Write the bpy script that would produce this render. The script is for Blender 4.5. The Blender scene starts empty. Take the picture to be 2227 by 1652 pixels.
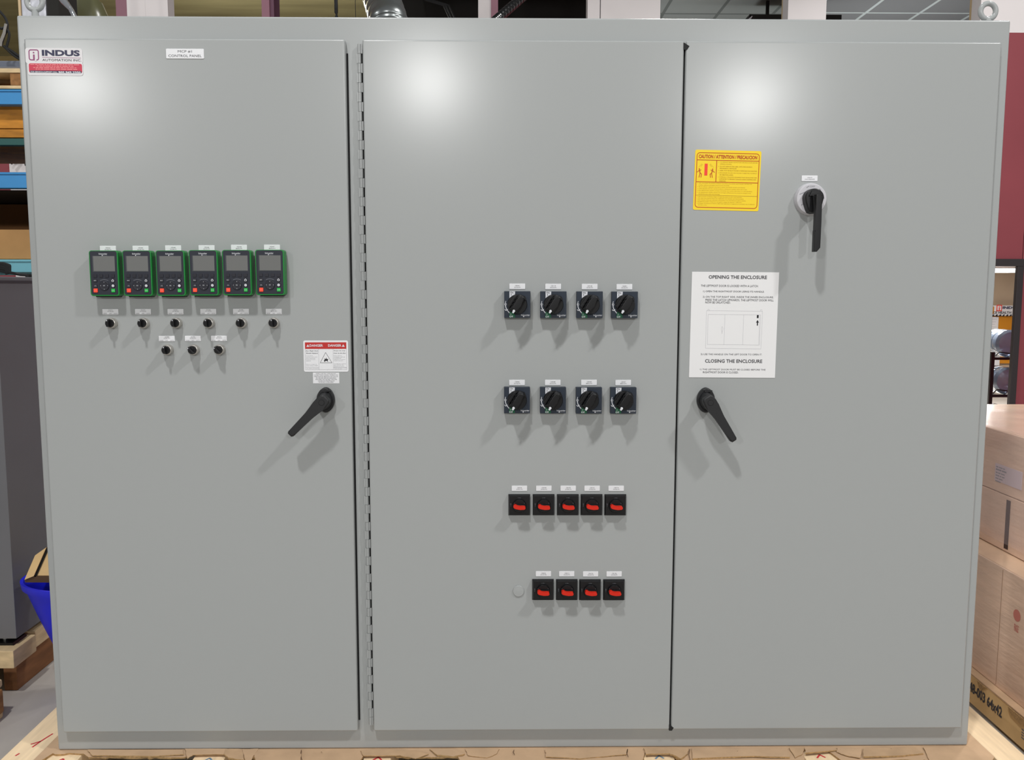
import bpy, bmesh, math, random
from mathutils import Vector, Matrix
random.seed(7)
PI = math.pi
C = bpy.context.scene.collection
SC = bpy.context.scene

# ------------------------------------------------------------------ camera
CAM = Vector((-0.0367, -2.161, 1.344)); YAW, PITCH, ROLL, F = .01202, -.10696, .00114, 1900.0
def axes():
    cy, sy, cp, sp = math.cos(YAW), math.sin(YAW), math.cos(PITCH), math.sin(PITCH)
    f = Vector((sy*cp, cy*cp, sp)); r = Vector((cy, -sy, 0)); u = r.cross(f)
    c, s = math.cos(ROLL), math.sin(ROLL)
    return r*c + u*s, u*c - r*s, f
AR, AU, AF = axes()
cd = bpy.data.cameras.new('camera'); co = bpy.data.objects.new('camera', cd); C.objects.link(co)
cd.sensor_width = 36; cd.lens = 36*F/2227; cd.clip_start = .05; cd.clip_end = 100
co.matrix_world = Matrix(((AR.x, AU.x, -AF.x, CAM.x), (AR.y, AU.y, -AF.y, CAM.y), (AR.z, AU.z, -AF.z, CAM.z), (0, 0, 0, 1)))
SC.camera = co
# ------------------------------------------------------------------ exposure, world, lamps
SC.view_settings.view_transform = 'Standard'; SC.view_settings.look = 'None'
SC.view_settings.exposure = 0.0; SC.view_settings.gamma = 1; SC.view_settings.use_curve_mapping = False
W = bpy.data.worlds.new('warehouse_air'); SC.world = W; W.use_nodes = True
bg = W.node_tree.nodes['Background']; bg.inputs[0].default_value = (.96, .99, 1.0, 1); bg.inputs[1].default_value = .20
def lamp(loc, power, size, col=(1, .992, .975), aim=None):
    ld = bpy.data.lights.new('ceiling_and_fill_light', 'AREA'); ld.shape = 'DISK'; ld.size = size; ld.energy = power; ld.color = col
    o = bpy.data.objects.new('ceiling_and_fill_light', ld); C.objects.link(o); o.location = loc
    d = (Vector(aim) - Vector(loc)) if aim else Vector((0, 0, -1))
    o.rotation_euler = d.to_track_quat('-Z', 'Y').to_euler()
    return o
# high-bay lamps of the shop: one row over the aisle, one row further behind the viewer
ROW1 = [(-1.15, -3.2, 6.6, 195), (4.1, -2.9, 6.3, 175)]
for p in ROW1: lamp(p[:3], p[3], .36, aim=(p[0]*.5, 0, 1.2))
ROW2 = [(-7.8, -14.3, 4.98), (-1.35, -14.3, 5.04), (4.5, -14.3, 4.74)]
for p in ROW2: lamp(p, 250, .5, aim=(0, 0, 1.5))
for p in [(-4.5, 1.9, 5.2), (1.2, 3.2, 5.3), (3.6, 2.6, 5.0)]: lamp(p, 80, .5)  # unseen lamps added to brighten the background

bl = bpy.data.lights.new('roof_lamp_light', 'POINT'); bl.energy = 420; bl.shadow_soft_size = .12; bl.color = (1, .98, .9); bo = bpy.data.objects.new('roof_lamp_light', bl); C.objects.link(bo); bo.location = (-3.9, 10.6, 5.35)
for px_, py_, pz_, pw_ in ((1.6, 7.6, 2.9, 55), (4.2, 7.6, 2.9, 60)):  # unseen point lights added to brighten the office ceiling tiles
    ul = bpy.data.lights.new('office_fill_light', 'POINT'); ul.energy = pw_; ul.shadow_soft_size = .2; uo = bpy.data.objects.new('office_fill_light', ul); C.objects.link(uo); uo.location = (px_, py_, pz_)
def U(px, py, ax, v):
    """the point on the plane x/y/z = v that the photo shows at this pixel"""
    d = AR*((px-1113.5)/F) - AU*((py-826)/F) + AF
    i = 'xyz'.index(ax); t = (v-CAM[i])/d[i]
    return CAM + d*t

# ------------------------------------------------------------------ materials
def lin(c):
    c /= 255.0
    return c/12.92 if c <= .04045 else ((c+.055)/1.055)**2.4
MATS = {}
def mat(name, rgb, rough=.5, metal=0, var=0, scale=8, bump=0, bscale=60, coat=0, stretch=None, emit=0, alpha=1, trans=0, spec=.5, rough_var=0):
    if name in MATS: return MATS[name]
    m = bpy.data.materials.new(name); m.use_nodes = True; nt = m.node_tree; b = nt.nodes['Principled BSDF']
    col = (lin(rgb[0]), lin(rgb[1]), lin(rgb[2]), 1)
    b.inputs['Base Color'].default_value = col; b.inputs['Roughness'].default_value = rough; b.inputs['Metallic'].default_value = metal
    b.inputs['Coat Weight'].default_value = coat; b.inputs['Coat Roughness'].default_value = .12
    b.inputs['Specular IOR Level'].default_value = spec
    if trans: b.inputs['Transmission Weight'].default_value = trans
    if alpha < 1: b.inputs['Alpha'].default_value = alpha
    if emit: b.inputs['Emission Color'].default_value = col; b.inputs['Emission Strength'].default_value = emit
    tc = nt.nodes.new('ShaderNodeTexCoord'); mp = nt.nodes.new('ShaderNodeMapping'); nt.links.new(tc.outputs['Object'], mp.inputs[0])
    if stretch: mp.inputs['Scale'].default_value = stretch
    if var:
        n = nt.nodes.new('ShaderNodeTexNoise'); n.inputs['Scale'].default_value = scale; n.inputs['Detail'].default_value = 6
        nt.links.new(mp.outputs[0], n.inputs[0])
        r = nt.nodes.new('ShaderNodeValToRGB'); k = var
        r.color_ramp.elements[0].position = .3; r.color_ramp.elements[1].position = .72
        r.color_ramp.elements[0].color = tuple(x*(1-k) for x in col[:3])+(1,); r.color_ramp.elements[1].color = tuple(min(1, x*(1+k)) for x in col[:3])+(1,)
        nt.links.new(n.outputs['Fac'], r.inputs[0]); nt.links.new(r.outputs[0], b.inputs['Base Color'])
    if bump:
        n2 = nt.nodes.new('ShaderNodeTexNoise'); n2.inputs['Scale'].default_value = bscale; n2.inputs['Detail'].default_value = 3
        nt.links.new(mp.outputs[0], n2.inputs[0]); bp = nt.nodes.new('ShaderNodeBump'); bp.inputs['Strength'].default_value = bump; bp.inputs['Distance'].default_value = .01
        nt.links.new(n2.outputs['Fac'], bp.inputs['Height']); nt.links.new(bp.outputs[0], b.inputs['Normal'])
    MATS[name] = m; return m
PAINT = mat('grey_enclosure_paint', (162, 165, 165), .185, var=.012, scale=900, bump=.005, bscale=700, spec=.25)
RUBBER = mat('black_rubber', (14, 15, 17), .75)
BLACKP = mat('black_plastic', (13, 13, 16), .38, spec=.35)
BLACKM = mat('matte_black_plastic', (22, 23, 26), .5, bump=.03, bscale=900)
SLATE = mat('slate_plastic', (36, 45, 58), .45, spec=.35)
SLATE2 = mat('keypad_face_plastic', (37, 40, 51), .42, spec=.35)
DKEY = mat('dark_key_rubber', (24, 25, 37), .55)
GREEN = mat('green_plastic', (0, 126, 46), .35)
GREENB = mat('bright_green_key', (0, 178, 62), .4)
GREEND = mat('dark_green_print', (2, 98, 62), .5)
REDK = mat('orange_red_key', (250, 74, 44), .4)
REDH = mat('red_handle_plastic', (206, 34, 12), .42, spec=.35)
SCREEN = mat('grey_display', (112, 113, 112), .16)
SCREENB = mat('display_border', (66, 69, 74), .25)
WHITE = mat('white_label_vinyl', (226, 227, 230), .45)
PAPER = mat('white_paper', (228, 228, 229), .7)
INK = mat('black_ink', (60, 60, 66), .6)
INKL = mat('grey_ink', (112, 112, 118), .6)
INKF = mat('faint_grey_ink', (180, 180, 186), .6)
BLK = mat('solid_black_ink', (16, 16, 22), .6)
WINK = mat('white_print', (212, 214, 220), .5)
WINK2 = mat('dim_white_print', (128, 130, 138), .5)
YEL = mat('yellow_vinyl', (242, 208, 12), .45)
ORINK = mat('rust_red_ink', (186, 72, 6), .6)
ORINKL = mat('olive_ink', (172, 128, 0), .6)
REDI = mat('red_print', (186, 36, 32), .5)
REDB = mat('bright_red_print', (238, 62, 40), .5)
REDL = mat('crimson_print', (196, 44, 72), .4)
PINKI = mat('pale_print', (240, 150, 150), .5)
NAVY = mat('navy_print', (34, 36, 70), .4)
PLUM = mat('plum_print', (140, 58, 110), .4)
SILV = mat('silver_vinyl', (214, 212, 214), .35)
METAL = mat('brushed_metal', (196, 192, 186), .32, metal=.75)
LGREY = mat('light_grey_plastic', (196, 195, 200), .45)
MGREY = mat('mid_grey_plastic', (140, 140, 146), .5)
CARD = mat('cardboard', (196, 164, 131), .85, var=.10, scale=14, bump=.05, bscale=90)
CARD2 = mat('brown_cardboard', (176, 134, 84), .85, var=.10, scale=9)
CARD3 = mat('tan_cardboard', (222, 188, 134), .85, var=.08, scale=9)
CARDE = mat('torn_cardboard_edge', (168, 136, 92), .9, var=.3, scale=160)
CARDW = mat('film_wrapped_cardboard', (222, 190, 166), .55, var=.10, scale=4, bump=.25, bscale=9, coat=.5, stretch=(1, 1, 6))
CARDT = mat('film_wrapped_top', (226, 194, 164), .45, var=.10, scale=8, bump=.4, bscale=14, coat=.8)
FILM = mat('clear_stretch_film', (240, 225, 230), .18, bump=.6, bscale=22, alpha=.16, coat=1)
PINE = mat('pale_pine', (240, 214, 176), .7, var=.12, scale=5, stretch=(14, 1.2, 8), bump=.05, bscale=40)
WOODO = mat('weathered_pallet_wood', (150, 106, 62), .8, var=.3, scale=6, stretch=(8, 1.5, 8))
WOODL = mat('light_pallet_wood', (214, 188, 146), .8, var=.18, scale=6, stretch=(3, 1.5, 8))
PLY = mat('orange_plywood', (196, 130, 42), .7, var=.3, scale=5, stretch=(2, 2, 8))
BLUE = mat('blue_rack_paint', (58, 140, 200), .45, var=.08, scale=6)
BLUE2 = mat('pale_blue_rack_paint', (112, 176, 190), .45, var=.06, scale=6)
TEAL = mat('dark_teal_paint', (34, 84, 80), .5)
BINB = mat('blue_bin_plastic', (24, 34, 214), .45)
CABG = mat('machine_grey_paint', (104, 104, 108), .5, var=.06, scale=3)
CONC = mat('concrete', (178, 172, 164), .75, var=.10, scale=3, bump=.03, bscale=50)
MAROON = mat('maroon_wall_paint', (134, 58, 66), .6, var=.06, scale=2)
MAROON2 = mat('maroon_primer', (136, 92, 106), .6)
WALLW = mat('white_drywall', (214, 208, 208), .85, var=.02, scale=3)
TANJ = mat('tan_jamb_paint', (196, 172, 134), .7)
DARKV = mat('black_goods_and_unlit_void', (24, 23, 20), .9, var=.3, scale=2)  # own black of cases and boxes; painted darkness on the mezzanine wall
DFRAME = mat('dark_bronze_frame', (46, 40, 42), .45)
BEIGE = mat('beige_office_wall', (196, 178, 152), .8)
BOARD = mat('ochre_board', (206, 136, 24), .7)
JUG = mat('blue_water_jug_plastic', (120, 138, 160), .08, trans=.45, coat=1)
FOILD = mat('silver_flexible_duct', (120, 124, 124), .3, metal=.8)
CHROME = mat('chrome_foil', (214, 216, 222), .12, metal=.9, bump=.4, bscale=25)
HOSE = mat('black_hose', (16, 17, 18), .25)
FOIL = mat('foil_insulation', (148, 140, 104), .5, metal=.1, var=.25, scale=.5, stretch=(1, 6, 1))

def tile_mat(name, base, line):
    m = bpy.data.materials.new(name); m.use_nodes = True; nt = m.node_tree; b = nt.nodes['Principled BSDF']; b.inputs['Roughness'].default_value = .9
    tc = nt.nodes.new('ShaderNodeTexCoord'); br = nt.nodes.new('ShaderNodeTexBrick'); nt.links.new(tc.outputs['Object'], br.inputs[0])
    br.offset = 0; br.inputs['Scale'].default_value = 1; br.inputs['Brick Width'].default_value = .61; br.inputs['Row Height'].default_value = 1.22
    br.inputs['Mortar Size'].default_value = .018; br.inputs['Mortar Smooth'].default_value = 0
    c = lambda t: (lin(t[0]), lin(t[1]), lin(t[2]), 1)
    br.inputs['Color1'].default_value = c(base); br.inputs['Color2'].default_value = c(tuple(x*.95 for x in base)); br.inputs['Mortar'].default_value = c(line)
    nt.links.new(br.outputs[0], b.inputs['Base Color']); return m
TILE1 = tile_mat('grey_ceiling_tile_dark_grid', (112, 118, 116), (78, 84, 82))
TILE2 = tile_mat('grey_ceiling_tile_light_grid', (118, 122, 124), (178, 190, 190))

# ------------------------------------------------------------------ mesh building
class MB:
    def __init__(s): s.v = []; s.f = []; s.m = []; s.mats = []
    def _mi(s, m):
        if m not in s.mats: s.mats.append(m)
        return s.mats.index(m)
    def add(s, vs, fs, m):
        o = len(s.v); s.v += [tuple(v) for v in vs]; i = s._mi(m)
        for f in fs: s.f.append([o+k for k in f]); s.m.append(i)
        return s
    def bm(s, bm, m, mx=None):
        if mx: bmesh.ops.transform(bm, matrix=mx, verts=bm.verts)
        bm.verts.index_update(); s.add([v.co[:] for v in bm.verts], [[v.index for v in f.verts] for f in bm.faces], m); bm.free(); return s
    def box(s, x0, x1, y0, y1, z0, z1, m, bev=0, seg=2, mx=None):
        b = bmesh.new(); bmesh.ops.create_cube(b, size=1)
        for v in b.verts: v.co = Vector(((x0+x1)/2+v.co.x*(x1-x0), (y0+y1)/2+v.co.y*(y1-y0), (z0+z1)/2+v.co.z*(z1-z0)))
        if bev: bmesh.ops.bevel(b, geom=list(b.edges), offset=bev, segments=seg, profile=.5, affect='EDGES')
        return s.bm(b, m, mx)
    def prism(s, pts, y0, y1, m, bev=0, seg=2, mx=None, taper=1.0):
        """outline in x,z; y0 the front (towards the viewer), y1 the back"""
        a = sum(pts[i][0]*pts[(i+1) % len(pts)][1]-pts[(i+1) % len(pts)][0]*pts[i][1] for i in range(len(pts)))
        if a < 0: pts = pts[::-1]
        n = len(pts); b = bmesh.new(); cx = sum(p[0] for p in pts)/n; cz = sum(p[1] for p in pts)/n
        fr = [b.verts.new((cx+(p[0]-cx)*taper, y0, cz+(p[1]-cz)*taper)) for p in pts]; bk = [b.verts.new((p[0], y1, p[1])) for p in pts]
        ff = b.faces.new(fr); b.faces.new(bk[::-1])
        for i in range(n): b.faces.new((fr[(i+1) % n], fr[i], bk[i], bk[(i+1) % n]))
        if bev: bmesh.ops.bevel(b, geom=list(ff.edges), offset=bev, segments=seg, profile=.5, affect='EDGES')
        bmesh.ops.recalc_face_normals(b, faces=b.faces)
        return s.bm(b, m, mx)
    def flat(s, pts, y, m):
        a = sum(pts[i][0]*pts[(i+1) % len(pts)][1]-pts[(i+1) % len(pts)][0]*pts[i][1] for i in range(len(pts)))
        if a < 0: pts = pts[::-1]
        s.k = getattr(s, 'k', 0)+1; y -= (s.k % 40)*4e-6
        return s.add([(x, y, z) for x, z in pts], [list(range(len(pts)))], m)
    def rect(s, x0, x1, z0, z1, y, m): return s.flat([(x0, z0), (x1, z0), (x1, z1), (x0, z1)], y, m)
    def line(s, a, b, w, y, m):
        d = Vector((b[0]-a[0], b[1]-a[1])); n = Vector((-d.y, d.x)).normalized()*w/2
        return s.flat([(a[0]+n.x, a[1]+n.y), (a[0]-n.x, a[1]-n.y), (b[0]-n.x, b[1]-n.y), (b[0]+n.x, b[1]+n.y)], y, m)
    def lathe(s, prof, m, n=28, cx=0, cz=0, mx=None):
        """profile of (radius, y) pairs from the back to the front, about an axis along y"""
        vs = []; fs = []
        for r, y in prof:
            for k in range(n):
                a = 2*PI*k/n; vs.append((cx+r*math.cos(a), y, cz+r*math.sin(a)))
        for j in range(len(prof)-1):
            for k in range(n):
                k2 = (k+1) % n; fs.append([j*n+k, (j+1)*n+k, (j+1)*n+k2, j*n+k2][::-1])
        fs.append([(len(prof)-1)*n+k for k in range(n)]); fs.append([k for k in range(n)][::-1])
        if mx: vs = [mx @ Vector(v) for v in vs]
        return s.add(vs, fs, m)
    def tube(s, pts, r, m, n=10, radii=None):
        pts = [Vector(p) for p in pts]; vs = []; fs = []; up = None
        for i, p in enumerate(pts):
            t = (pts[min(i+1, len(pts)-1)]-pts[max(i-1, 0)]).normalized()
            if up is None: up = t.orthogonal().normalized()
            up = (up-t*up.dot(t)).normalized(); w = t.cross(up); rr = radii[i] if radii else r
            for k in range(n): a = 2*PI*k/n; vs.append(p+(up*math.cos(a)+w*math.sin(a))*rr)
        for i in range(len(pts)-1):
            for k in range(n): k2 = (k+1) % n; fs.append([i*n+k, i*n+k2, (i+1)*n+k2, (i+1)*n+k])
        fs.append(list(range(n))[::-1]); fs.append([(len(pts)-1)*n+k for k in range(n)])
        return s.add(vs, fs, m)
    def text(s, body, x0, x1, z0, z1, y, m, bold=0, rot=0, res=2):
        """writing whose outline fills the given rectangle; rot in quarter turns anticlockwise"""
        cu = bpy.data.curves.new('t', 'FONT'); cu.body = body; cu.size = 1; cu.resolution_u = res; cu.offset = bold
        o = bpy.data.objects.new('t', cu); me = bpy.data.meshes.new_from_object(o)
        vs = [v.co.copy() for v in me.vertices]; fs = [list(p.vertices) for p in me.polygons]
        bpy.data.objects.remove(o); bpy.data.curves.remove(cu); bpy.data.meshes.remove(me)
        if not vs: return s
        for _ in range(rot % 4): vs = [Vector((-v.y, v.x, 0)) for v in vs]
        ax, bx = min(v.x for v in vs), max(v.x for v in vs); az, bz = min(v.y for v in vs), max(v.y for v in vs)
        return s.add([(x0+(v.x-ax)/(bx-ax)*(x1-x0), y, z0+(v.y-az)/(bz-az)*(z1-z0)) for v in vs], fs, m)
    def xf(s, mx): s.v = [tuple(mx @ Vector(v)) for v in s.v]; return s
    def build(s, name, parent=None, loc=None, rot=None, smooth=35):
        me = bpy.data.meshes.new(name); me.from_pydata(s.v, [], s.f)
        for m in s.mats: me.materials.append(m)
        for p, i in zip(me.polygons, s.m): p.material_index = i; p.use_smooth = True
        me.validate(); me.set_sharp_from_angle(angle=math.radians(smooth))
        o = bpy.data.objects.new(name, me); C.objects.link(o)
        if len(s.f) < 6000 and len(s.f) > 6: w = o.modifiers.new('weighted_normals', 'WEIGHTED_NORMAL'); w.keep_sharp = True; w.weight = 100
        if parent: o.parent = parent
        if loc is not None: o.location = loc
        if rot: o.rotation_euler = rot
        return o
def tag(o, label=None, cat=None, group=None, kind=None):
    for k, v in (('label', label), ('category', cat), ('group', group), ('kind', kind)):
        if v: o[k] = v
    return o
def empty(name, loc=(0, 0, 0), label=None, cat=None, group=None, rot=None):
    o = bpy.data.objects.new(name, None); C.objects.link(o); o.location = loc; o.empty_display_size = .02
    if rot: o.rotation_euler = rot
    return tag(o, label, cat, group)
def copy_tree(o, parent=None):
    c = o.copy(); C.objects.link(c)
    if parent: c.parent = parent; c.matrix_parent_inverse = o.matrix_parent_inverse.copy()
    for ch in [x for x in ALL if x.parent == o]: copy_tree(ch, c)
    return c
ALL = []
def zr(py, y=1.7): return U(30, py, 'y', y).z
def struct(o): o['kind'] = 'structure'; return o
def sm(pts, n=5):
    P = [Vector(p) for p in pts]; P = [P[0]*2-P[1]]+P+[P[-1]*2-P[-2]]; out = []
    for i in range(1, len(P)-2):
        for k in range(n):
            t = k/n; out.append(.5*((2*P[i])+(P[i+1]-P[i-1])*t+(2*P[i-1]-5*P[i]+4*P[i+1]-P[i+2])*t*t+(3*P[i]-P[i-1]-3*P[i+1]+P[i+2])*t**3))
    return out+[P[-2]]
def rrect(x0, x1, z0, z1, r, n=4):
    out = []
    for cx, cz, a0 in ((x1-r, z1-r, 0), (x0+r, z1-r, PI/2), (x0+r, z0+r, PI), (x1-r, z0+r, 1.5*PI)):
        for k in range(n+1): a = a0+PI/2*k/n; out.append((cx+r*math.cos(a), cz+r*math.sin(a)))
    return out
def circ(cx, cz, r, n=24): return [(cx+r*math.cos(2*PI*k/n), cz+r*math.sin(2*PI*k/n)) for k in range(n)]

# ------------------------------------------------------------------ the enclosure
Z0, HT, WD, DP = .15, 1.829, 2.367, .46
ZT = Z0+HT; XL, XR = -WD/2, WD/2; DF = -.022          # DF: front plane of the doors
enc = empty('electrical_enclosure', (0, .2, Z0), 'large grey three-door steel electrical enclosure standing on a cardboard-covered timber skid', 'enclosure')
enc_inv = (0, -.2, -Z0)
def ep(mb, name, parent=None, **k):                     # enclosure part, built in world coordinates
    o = mb.build(name, parent or enc, **k)
    if (parent or enc) is enc: o.location = enc_inv
    return o
def D(px, py, y=DF): p = U(px, py, 'y', y); return p.x, p.z
# door outlines measured on the photograph, in metres
lx0, _ = D(51.5, 100); lx1 = (D(750, 100)[0]+D(778.5, 1580)[0])/2
mx0 = (D(789, 100)[0]+D(811, 1580)[0])/2; mx1 = (D(1484.5, 100)[0]+D(1459.5, 1580)[0])/2
rx0 = mx1+.0042; rx1 = (D(2180, 100)[0]+D(2091, 1575)[0])/2
lx0 = (D(50.5, 100)[0]+D(137, 1580)[0])/2
dzt = (D(400, 84)[1]+D(1150, 86)[1]+D(1850, 90.5)[1])/3; dzb = (D(400, 1589)[1]+D(1150, 1591)[1]+D(1800, 1585)[1])/3
b = MB()
b.box(XL, XR, -.003, DP, Z0, ZT, PAINT, bev=.005, seg=4)
px0 = (D(764.5, 200, 0)[0]+D(786, 1500, 0)[0])/2; px1 = (D(778, 200, 0)[0]+D(801, 1500, 0)[0])/2
ep(b, 'cabinet_body')
def door(x0, x1, name='door'):
    m = MB(); m.box(x0, x1, DF, -.0035, dzb, dzt, PAINT, bev=.0045, seg=4); return ep(m, name)
dl = door(lx0, lx1); dm = door(mx0, mx1); dr = door(rx0, rx1)
for o, t in ((dl, 'left door carrying keypads and selector switches'), (dm, 'middle door carrying the rotary breaker switches'), (dr, 'door with the yellow caution label')): o['label'] = t
g = MB(); g.box(lx1-.008, lx1+.0038, -.0048, -.0032, dzb+.022, dzt-.028, RUBBER, bev=.0006); ep(g, 'gasket_and_gap_shade')  # black strip colours in the shaded gap beside the left door
g = MB(); g.box(mx0-.0055, mx0+.002, -.0044, -.0032, dzb+.02, dzt-.02, RUBBER); ep(g, 'gasket_and_gap_shade')  # black backing puts the shade of the hinge slots into colour
g = MB(); g.box(mx1-.004, rx0+.004, -.0060, -.0032, dzb+.004, dzt-.004, RUBBER)
g.prism([(mx1-.001, dzt-.004), (rx0+.0085, dzt-.0125), (rx0+.003, dzt-.021), (mx1-.001, dzt-.02)], -.0222, -.0036, RUBBER)
g.prism([(mx1-.001, dzb-.002), (rx0+.002, dzb-.002), (rx0+.0065, dzb+.006), (mx1-.001, dzb+.014)], -.0222, -.0036, RUBBER); ep(g, 'gasket_and_gap_shade')
def hinge(x, side, gap, r=.0046, leaves=True, y=-.010):
    """continuous hinge: pin barrel with knuckles joined in turn to the door (side = +1: door to the right)"""
    m = MB(); zt, zb = dzt-.008, dzb+.012; n = 76; h = (zt-zb)/n
    for i in range(n):
        z1 = zt-i*h; mx = Matrix.Translation((x, y, (z1-h/2))) @ Matrix.Rotation(PI/2, 4, 'X')
        m.lathe([(r, -h/2+.0004), (r, h/2-.0004)], PAINT, n=12, mx=mx)
        if not leaves: continue
        if i % 2 == 0 or i in (0, n-1):
            xa, xb = (x, x+side*(r+gap)) if side > 0 else (x-(r+gap), x)
            m.box(xa, xb, -.0125, -.0095, z1-h+.0004, z1-.0004, PAINT)
        else:
            xa, xb = (x-side*(r+.002), x) if side > 0 else (x, x+r+.002)
            m.box(xa, xb, -.0125, -.0095, z1-h+.0004, z1-.0004, PAINT)
    m.tube([(x, y, zb+.001), (x, y, zt-.001)], r*.8, PAINT, n=8)
    return ep(m, 'continuous_hinge')
hinge(mx0-.0085, 1, .0022)
hinge(lx0-.0045, 1, 0, r=.0034, leaves=False, y=-.005); hinge(rx1+.0045, -1, 0, r=.0034, leaves=False, y=-.005)
def lifting_eye(x, y, dz):
    m = MB(); R, r = .0185, .0064; pts = [(x+R*math.sin(2*PI*k/32), y, ZT+R+r+.006+dz+R*math.cos(2*PI*k/32)) for k in range(33)]
    m.tube(pts, r, PAINT, n=12); mx = Matrix.Translation((x, y, ZT)) @ Matrix.Rotation(PI/2, 4, 'X')
    m.lathe([(.015, -.001), (.015, .003), (.0085, .007), (.0075, .012+dz)], PAINT, n=20, mx=mx); return ep(m, 'lifting_eye')
lifting_eye(U(2148, 40, 'y', .035).x, .035, 0); lifting_eye(U(77, 30, 'y', .035).x, .035, .011)
# turning latch handles
def latch(door_o, cx, cz, ang):
    """oval escutcheon, cone and long tapering lever; ang: direction the lever points, degrees"""
    m = MB(); oval = [(.0205*math.cos(a)*(1+.06*math.cos(2*a)), .031*math.sin(a)) for a in [2*PI*k/36 for k in range(36)]]
    m.prism(oval, -.012, 0, BLACKM, bev=.004, seg=3)
    m.prism([(x*.86, z*.8) for x, z in oval], -.036, -.008, BLACKM, taper=.62)
    m.prism([(-.006, .021), (.013, .0225), (.013, .0255), (-.006, .0245)], -.019, -.010, BLACKM)
    a = math.radians(ang); L = .112
    prof = [(-.017, .0085), (-.012, .0135), (0, .0158), (.012, .0152), (.03, .0125), (.045, .0105), (.08, .0092), (L-.004, .0085), (L, .0055)]
    top = [(s, w) for s, w in prof]; out = top+[(s, -w) for s, w in top[::-1]]
    mx = Matrix.Rotation(-a, 4, 'Y')
    m.prism(out, -.058, -.040, BLACKM, bev=.004, seg=3, mx=mx)
    m.prism(circ(0, 0, .0150, 20), -.042, -.030, BLACKM)
    m.prism(circ(0, 0, .0076, 24), -.0584, -.050, RUBBER); m.prism(circ(0, 0, .0060, 24), -.0588, -.050, BLACKM)
    o = m.build('handle', door_o, loc=(cx, DF, cz)); o['label'] = 'black lever handle on oval escutcheon'; return o
x, z = D(709.6, 868.6); latch(dl, x, z, 225)
x, z = D(1533.5, 869); latch(dr, x, z, -57)

# ------------------------------------------------------------------ keypads
def keypad():
    root = empty('display_keypad')
    y1 = -.030
    m = MB(); m.prism(rrect(-.0345, .0345, -.054, .054, .006), y1, -.006, GREEN, bev=.0018, seg=2); m.prism(rrect(-.031, .031, -.0545, .050, .005), -.007, 0, BLACKP)
    m.box(-.028, .028, -.018, -.001, -.0565, -.050, BLACKP, bev=.001); ho = m.build('housing', root); ho['label'] = 'green plastic housing'
    m = MB(); m.prism(rrect(-.0318, .0318, -.0508, .0525, .0045), y1-.0007, y1+.002, SLATE2, bev=.0004)
    yt = y1-.0009
    m.text('Schneider', -.0102, .0102, .0441, .0478, yt, WINK, bold=.01); m.prism(circ(-.0020, .0422, .0012, 10), yt-.0001, yt+.0005, WINK); m.text('Electric', .0, .0098, .0410, .0432, yt, WINK2)
    pts = [(-.0095+.0019*k, -.0170+.0022*math.sin(PI*k/10)) for k in range(11)]
    for k in range(10): m.line(pts[k], pts[k+1], .0007, yt, WINK2)
    fp = m.build('face_panel', root)
    m = MB(); m.rect(-.0262, .0275, .0035, .0412, y1-.0009, SCREENB); m.prism(rrect(-.0235, .0268, .0050, .0405, .0008), y1-.0014, y1-.0006, SCREEN); m.build('display', root)
    yk = y1-.0022
    for dx in (-.021, -.007, .007, .021):
        m = MB(); m.prism(rrect(dx-.0043, dx+.0043, -.0098, -.0022, .001), yk, y1, DKEY, bev=.0004); m.build('key', root)
    m = MB(); m.prism(rrect(-.0255, -.0165, -.0210, -.0135, .002), yk, y1, DKEY, bev=.0004); m.text('ESC', -.0238, -.0182, -.0183, -.0162, yk-.0002, WINK); m.build('key', root)
    m = MB(); m.prism(rrect(-.0255, -.0165, -.0338, -.0262, .002), yk, y1, DKEY, bev=.0004)
    for k in range(3): m.line((-.0240+.0006*(2-k), -.0296-.0010*(k-1)), (-.0180-.0006*(2-k), -.0296-.0010*(k-1)), .0006, yk-.0002, WINK2)
    m.build('key', root)
    m = MB(); m.prism(circ(.0207, -.0172, .0048, 18), yk, y1, DKEY, bev=.0004)
    m.flat([(.0177, -.0168), (.0207, -.0138), (.0237, -.0168), (.0230, -.0199), (.0184, -.0199)], yk-.0002, WINK); m.flat([(.0192, -.0170), (.0207, -.0155), (.0222, -.0170), (.0220, -.0191), (.0194, -.0191)], yk-.0003, DKEY); m.build('key', root)
    m = MB(); m.prism(circ(.0207, -.0295, .0050, 18), yk, y1, DKEY, bev=.0004); m.flat(circ(.0207, -.0295, .0031, 16), yk-.0002, WINK); m.text('i', .0203, .0211, -.0312, -.0279, yk-.0003, INK); m.build('key', root)
    m = MB(); m.prism(rrect(-.0258, -.0162, -.0455, -.0360, .0015), yk-.0006, y1, REDK, bev=.0005); m.text('STOP', -.0242, -.0178, -.0420, -.0398, yk-.0009, PINKI)
    o = m.build('stop_key', root); o['label'] = 'orange-red stop key'
    m = MB(); m.prism(rrect(.0165, .0250, -.0450, -.0365, .001), yk-.0006, y1, GREENB, bev=.0005); m.text('RUN', .0176, .0239, -.0418, -.0399, yk-.0009, WINK)
    o = m.build('run_key', root); o['label'] = 'bright green run key'
    m = MB(); m.lathe([(.0114, y1), (.0114, y1-.0022), (.0104, y1-.0030), (.0050, y1-.0026), (.0046, y1-.0030)], DKEY, n=32, cz=-.0293)
    for dx, dz in ((0, .0083), (0, -.0083), (.0083, 0), (-.0083, 0)): m.flat(circ(dx, -.0293+dz, .0007, 6), y1-.0031, WINK)
    m.text('OK', -.0022, .0022, -.0305, -.0281, y1-.0033, WINK); o = m.build('touch_wheel', root)
    return root
def finish(root): ALL.extend([root]+[o for o in C.objects if o.parent == root])
ORD = ['leftmost', 'second from left', 'third from left', 'fourth from left', 'fifth from left', 'rightmost']
kp = keypad(); finish(kp)
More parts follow.
